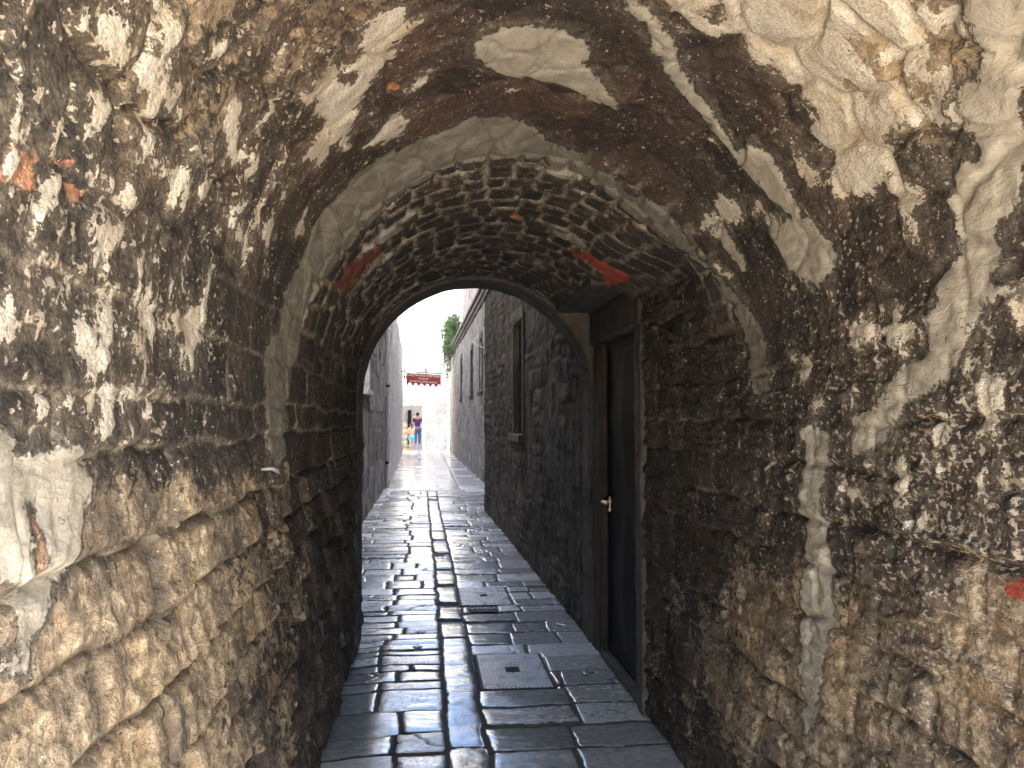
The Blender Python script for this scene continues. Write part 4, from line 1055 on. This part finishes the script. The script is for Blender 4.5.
def person(loc, H, turn, label, top_mat, leg_mat, short_legs, stride, arm_l, arm_r, hair_len, hold=None):
    """H standing height; figure faces +y before turning"""
    root = thing('person', label, 'person', loc)
    k = H / 1.75; cz, sz = math.cos(turn), math.sin(turn)
    def P(x, y, z): return (loc[0] + k * (x * cz - y * sz), loc[1] + k * (x * sz + y * cz), loc[2] + k * z)
    def J(x, y, z, *r): return (*P(x, y, z), *[q * k for q in r])
    s = stride
    j = dict(pel=J(0, 0, .95, .135, .10), wai=J(0, .01, 1.10, .125, .095), che=J(0, 0, 1.30, .155, .105), sho=J(0, -.01, 1.42, .11, .075), nec=J(0, 0, 1.52, .052),
             hed=J(0, .015, 1.62, .078, .092), crn=J(0, .01, 1.69, .070, .085))
    e = [('pel', 'wai'), ('wai', 'che'), ('che', 'sho'), ('sho', 'nec'), ('nec', 'hed'), ('hed', 'crn')]
    for n, sg, arm in (('l', -1, arm_l), ('r', 1, arm_r)):
        st = s * sg
        j['hip' + n] = J(.09 * sg, 0, .86, .088); j['kne' + n] = J(.10 * sg, st * .5 + .02, .49, .058); j['ank' + n] = J(.10 * sg, st, .09, .038); j['toe' + n] = J(.115 * sg, st + .17, .035, .034)
        e += [('pel', 'hip' + n), ('hip' + n, 'kne' + n), ('kne' + n, 'ank' + n), ('ank' + n, 'toe' + n)]
        j['sh' + n] = J(.185 * sg, -.01, 1.41, .055); j['elb' + n] = J(*arm[0], .042); j['wri' + n] = J(*arm[1], .028)
        e += [('sho', 'sh' + n), ('sh' + n, 'elb' + n), ('elb' + n, 'wri' + n)]
    def extra(bm):
        for n, sg, arm in (('l', -1, arm_l), ('r', 1, arm_r)):
            w = Vector(arm[1]); d = (w - Vector(arm[0])).normalized(); sd = d.cross(Vector((0, 1, 0))); sd = sd.normalized() if sd.length > .1 else Vector((1, 0, 0)); up = d.cross(sd)
            add_tube(bm, [P(*(w - d * .01)), P(*(w + d * .04)), P(*(w + d * .09))], [.026 * k, .040 * k, .036 * k], 8)
            for f, ln in ((-.03, .070), (-.01, .085), (.01, .08), (.03, .06)):
                b = w + d * .08 + sd * f
                add_tube(bm, [P(*b), P(*(b + d * ln * .5)), P(*(b + d * ln * .9 + up * .02))], [.010 * k, .009 * k, .007 * k], 6)
            b = w + d * .03 + sd * -.03; add_tube(bm, [P(*b), P(*(b + d * .035 - sd * .03)), P(*(b + d * .07 - sd * .035))], [.012 * k, .011 * k, .008 * k], 6)
        add_tube(bm, [P(0, .10, 1.655), P(0, .125, 1.622), P(0, .10, 1.612)], [.008 * k, .015 * k, .011 * k], 6)
        for sg in (-1, 1):
            add_ball(bm, P(.033 * sg, .094, 1.65), .012 * k, seg=8); add_ball(bm, P(.083 * sg, .005, 1.63), .025 * k, (.4, .7, 1.1), 8)
        add_ball(bm, P(0, .098, 1.578), .02 * k, (1.3, .4, .4), 8)
    skin_mesh('body', j, e, M_SKIN, root, extra)
    def grow(keys, f, add=0):
        o = {}
        for q in keys: v = j[q]; o[q] = (*v[:3], *[r * f + add * k for r in v[3:]])
        return o
    t = grow(['pel', 'wai', 'che', 'sho', 'shl', 'shr', 'elbl', 'elbr'], 1.10, .012)
    for n, sg, arm in (('l', -1, arm_l), ('r', 1, arm_r)):   # short sleeves
        a = Vector((.185 * sg, -.01, 1.41)).lerp(Vector(arm[0]), .6); t['elb' + n] = J(a.x, a.y, a.z, .062)
    skin_mesh('top', t, [('pel', 'wai'), ('wai', 'che'), ('che', 'sho'), ('sho', 'shl'), ('sho', 'shr'), ('shl', 'elbl'), ('shr', 'elbr')], top_mat, root)
    l = grow(['pel', 'hipl', 'hipr', 'knel', 'kner', 'ankl', 'ankr'], 1.14, .014)
    ed = [('pel', 'hipl'), ('pel', 'hipr'), ('hipl', 'knel'), ('hipr', 'kner')]
    if short_legs:
        l.pop('ankl'); l.pop('ankr')
        for n, sg in (('l', -1), ('r', 1)): l['kne' + n] = J(.10 * sg, s * sg * .4 + .02, .56, .085)
    else: ed += [('knel', 'ankl'), ('kner', 'ankr')]
    skin_mesh('shorts' if short_legs else 'trousers', l, ed, leg_mat, root)
    hr = bmesh.new()
    for v in add_ball(hr, (0, 0, 0), 1, seg=14): v.co = Vector(P(v.co.x * .096, -.018 + v.co.y * .10, 1.675 + v.co.z * .098))
    if hair_len: add_tube(hr, [P(0, -.07, 1.70), P(0, -.105, 1.60), P(0, -.10, 1.60 - hair_len)], [.06 * k, .065 * k, .03 * k], 10)
    from_bm('hair', hr, M_HAIR, root, True)
    return root, P
rootA, PA = person((-.72, 45.45, .012), 1.42, .35, 'child in salmon top and turquoise shorts walking towards the shop doorway', simple('salmon_cotton', (.78, .34, .24), .8), simple('turquoise_cotton', (.12, .50, .58), .8), True, .13,
       ((-.25, -.10, 1.15), (-.23, .02, .93)), ((.25, .08, 1.16), (.20, .26, 1.05)), .22)
rootB, PB = person((-.40, 46.75, .20), 1.80, .1, 'adult in purple top and blue jeans standing on the shop doorstep', simple('purple_cotton', (.10, .035, .16), .8), simple('blue_denim', (.10, .17, .33), .8), False, .05,
       ((-.26, .02, 1.13), (-.24, .14, .90)), ((.26, .0, 1.13), (.27, .06, .87)), 0)
# white carrier bag held by the adult
def bag():
    bm = bmesh.new(); c = Vector(PB(.30, .10, .47))
    prof = [(.16, -.19), (.17, -.05), (.155, .10), (.12, .17)]
    rings = []
    for r, z in prof: rings.append([bm.verts.new(c + Vector((r * sx, .05 * sy * (1 + .3 * math.sin(z * 20)), z))) for sx, sy in ((-1, -.6), (-.4, -1), (.4, -1), (1, -.6), (1, .6), (.4, 1), (-.4, 1), (-1, .6))])
    for a, b in zip(rings, rings[1:]):
        for k in range(8): bm.faces.new((a[k], a[(k + 1) % 8], b[(k + 1) % 8], b[k]))
    bm.faces.new(rings[0][::-1])
    o = from_bm('carrier_bag', bm, simple('white_plastic', (.8, .82, .84), .4), None)
    tag(o, 'white carrier bag hanging from the hand of the adult in purple', 'bag')
    hb = bmesh.new(); h = Vector(PB(.275, .085, .80))
    add_tube(hb, [c + Vector((-.09, 0, .17)), h + Vector((-.015, 0, 0)), h, h + Vector((.015, 0, 0)), c + Vector((.09, 0, .17))], .008, 6)
    from_bm('handle', hb, bpy.data.materials['white_plastic'], o)
bag()
# yellow postcard stand beside the doorway
st = thing('postcard_stand', 'yellow wire postcard stand at the left edge of the shop doorway', 'stand', (-1.04, 45.3, 0))
bm = bmesh.new(); add_tube(bm, [(-1.04, 45.3, .02), (-1.04, 45.3, 1.5)], .022, 8)
for a in range(4): add_tube(bm, [(-1.04, 45.3, .10), (-1.04 + .2 * math.cos(a * PI / 2 + .4), 45.3 + .2 * math.sin(a * PI / 2 + .4), .015)], .015, 6)
M_YEL = simple('yellow_paint', (.72, .50, .08), .5)
from_bm('frame', bm, M_YEL, st)
for z in (.35, .65, .95, 1.25):
    bm = bmesh.new()
    for a in range(4):
        ca, sa = math.cos(a * PI / 2), math.sin(a * PI / 2); r = .07
        add_box(bm, -1.04 + ca * r - .045, -1.04 + ca * r + .045, 45.3 + sa * r - .045, 45.3 + sa * r + .045, z, z + .15, .004)
    from_bm('postcard_rack', bm, bpy.data.materials.get('postcards') or simple('postcards', (.55, .42, .30), .5, 0, .6, 30), st)

# ------------------------------------------------------------------ LIGHT, CAMERA
EL, AZ = math.radians(50), math.radians(143)
sd = Vector((math.sin(AZ) * math.cos(EL), math.cos(AZ) * math.cos(EL), math.sin(EL)))
sun = bpy.data.lights.new('sun', 'SUN'); sun.energy = 4.6; sun.angle = math.radians(.53); sun.color = (1.0, .93, .82)
so = bpy.data.objects.new('sun', sun); so.rotation_euler = sd.to_track_quat('Z', 'Y').to_euler(); so.location = (0, 0, 30); COL.objects.link(so)
w = bpy.data.worlds.new('World'); SC.world = w; w.use_nodes = True
bg = w.node_tree.nodes['Background']; sky = w.node_tree.nodes.new('ShaderNodeTexSky')
sky.sky_type = 'NISHITA'; sky.sun_disc = False; sky.sun_elevation = EL; sky.sun_rotation = AZ
w.node_tree.links.new(sky.outputs[0], bg.inputs[0]); bg.inputs[1].default_value = .15; sky.dust_density = 2.0; sky.ozone_density = 1.0

f = 850.0; th = math.atan(36 / f); psi = math.atan(87 / f * math.cos(th))
F = Vector((math.sin(psi) * math.cos(th), math.cos(psi) * math.cos(th), math.sin(th))); R = Vector((math.cos(psi), -math.sin(psi), 0)); U = R.cross(F)
cam = bpy.data.cameras.new('camera'); cam.sensor_width = 36; cam.lens = 36 * f / 1024; cam.clip_start = .03; cam.clip_end = 1500
co = bpy.data.objects.new('camera', cam)
co.matrix_world = Matrix(((R.x, U.x, -F.x, 0), (R.y, U.y, -F.y, 0), (R.z, U.z, -F.z, 1.6), (0, 0, 0, 1)))
COL.objects.link(co); SC.camera = co

SC.view_settings.view_transform = 'Standard'; SC.view_settings.look = 'None'; SC.view_settings.exposure = 3.4; SC.view_settings.gamma = 1
SC.render.resolution_x, SC.render.resolution_y = 1024, 768
SC.cycles.use_denoising = True; SC.cycles.denoiser = 'OPENIMAGEDENOISE'
SC.cycles.max_bounces = 7; SC.cycles.diffuse_bounces = 5; SC.cycles.glossy_bounces = 3
SC.cycles.use_adaptive_sampling = True; SC.cycles.adaptive_threshold = .02
SC.cycles.sample_clamp_indirect = 8
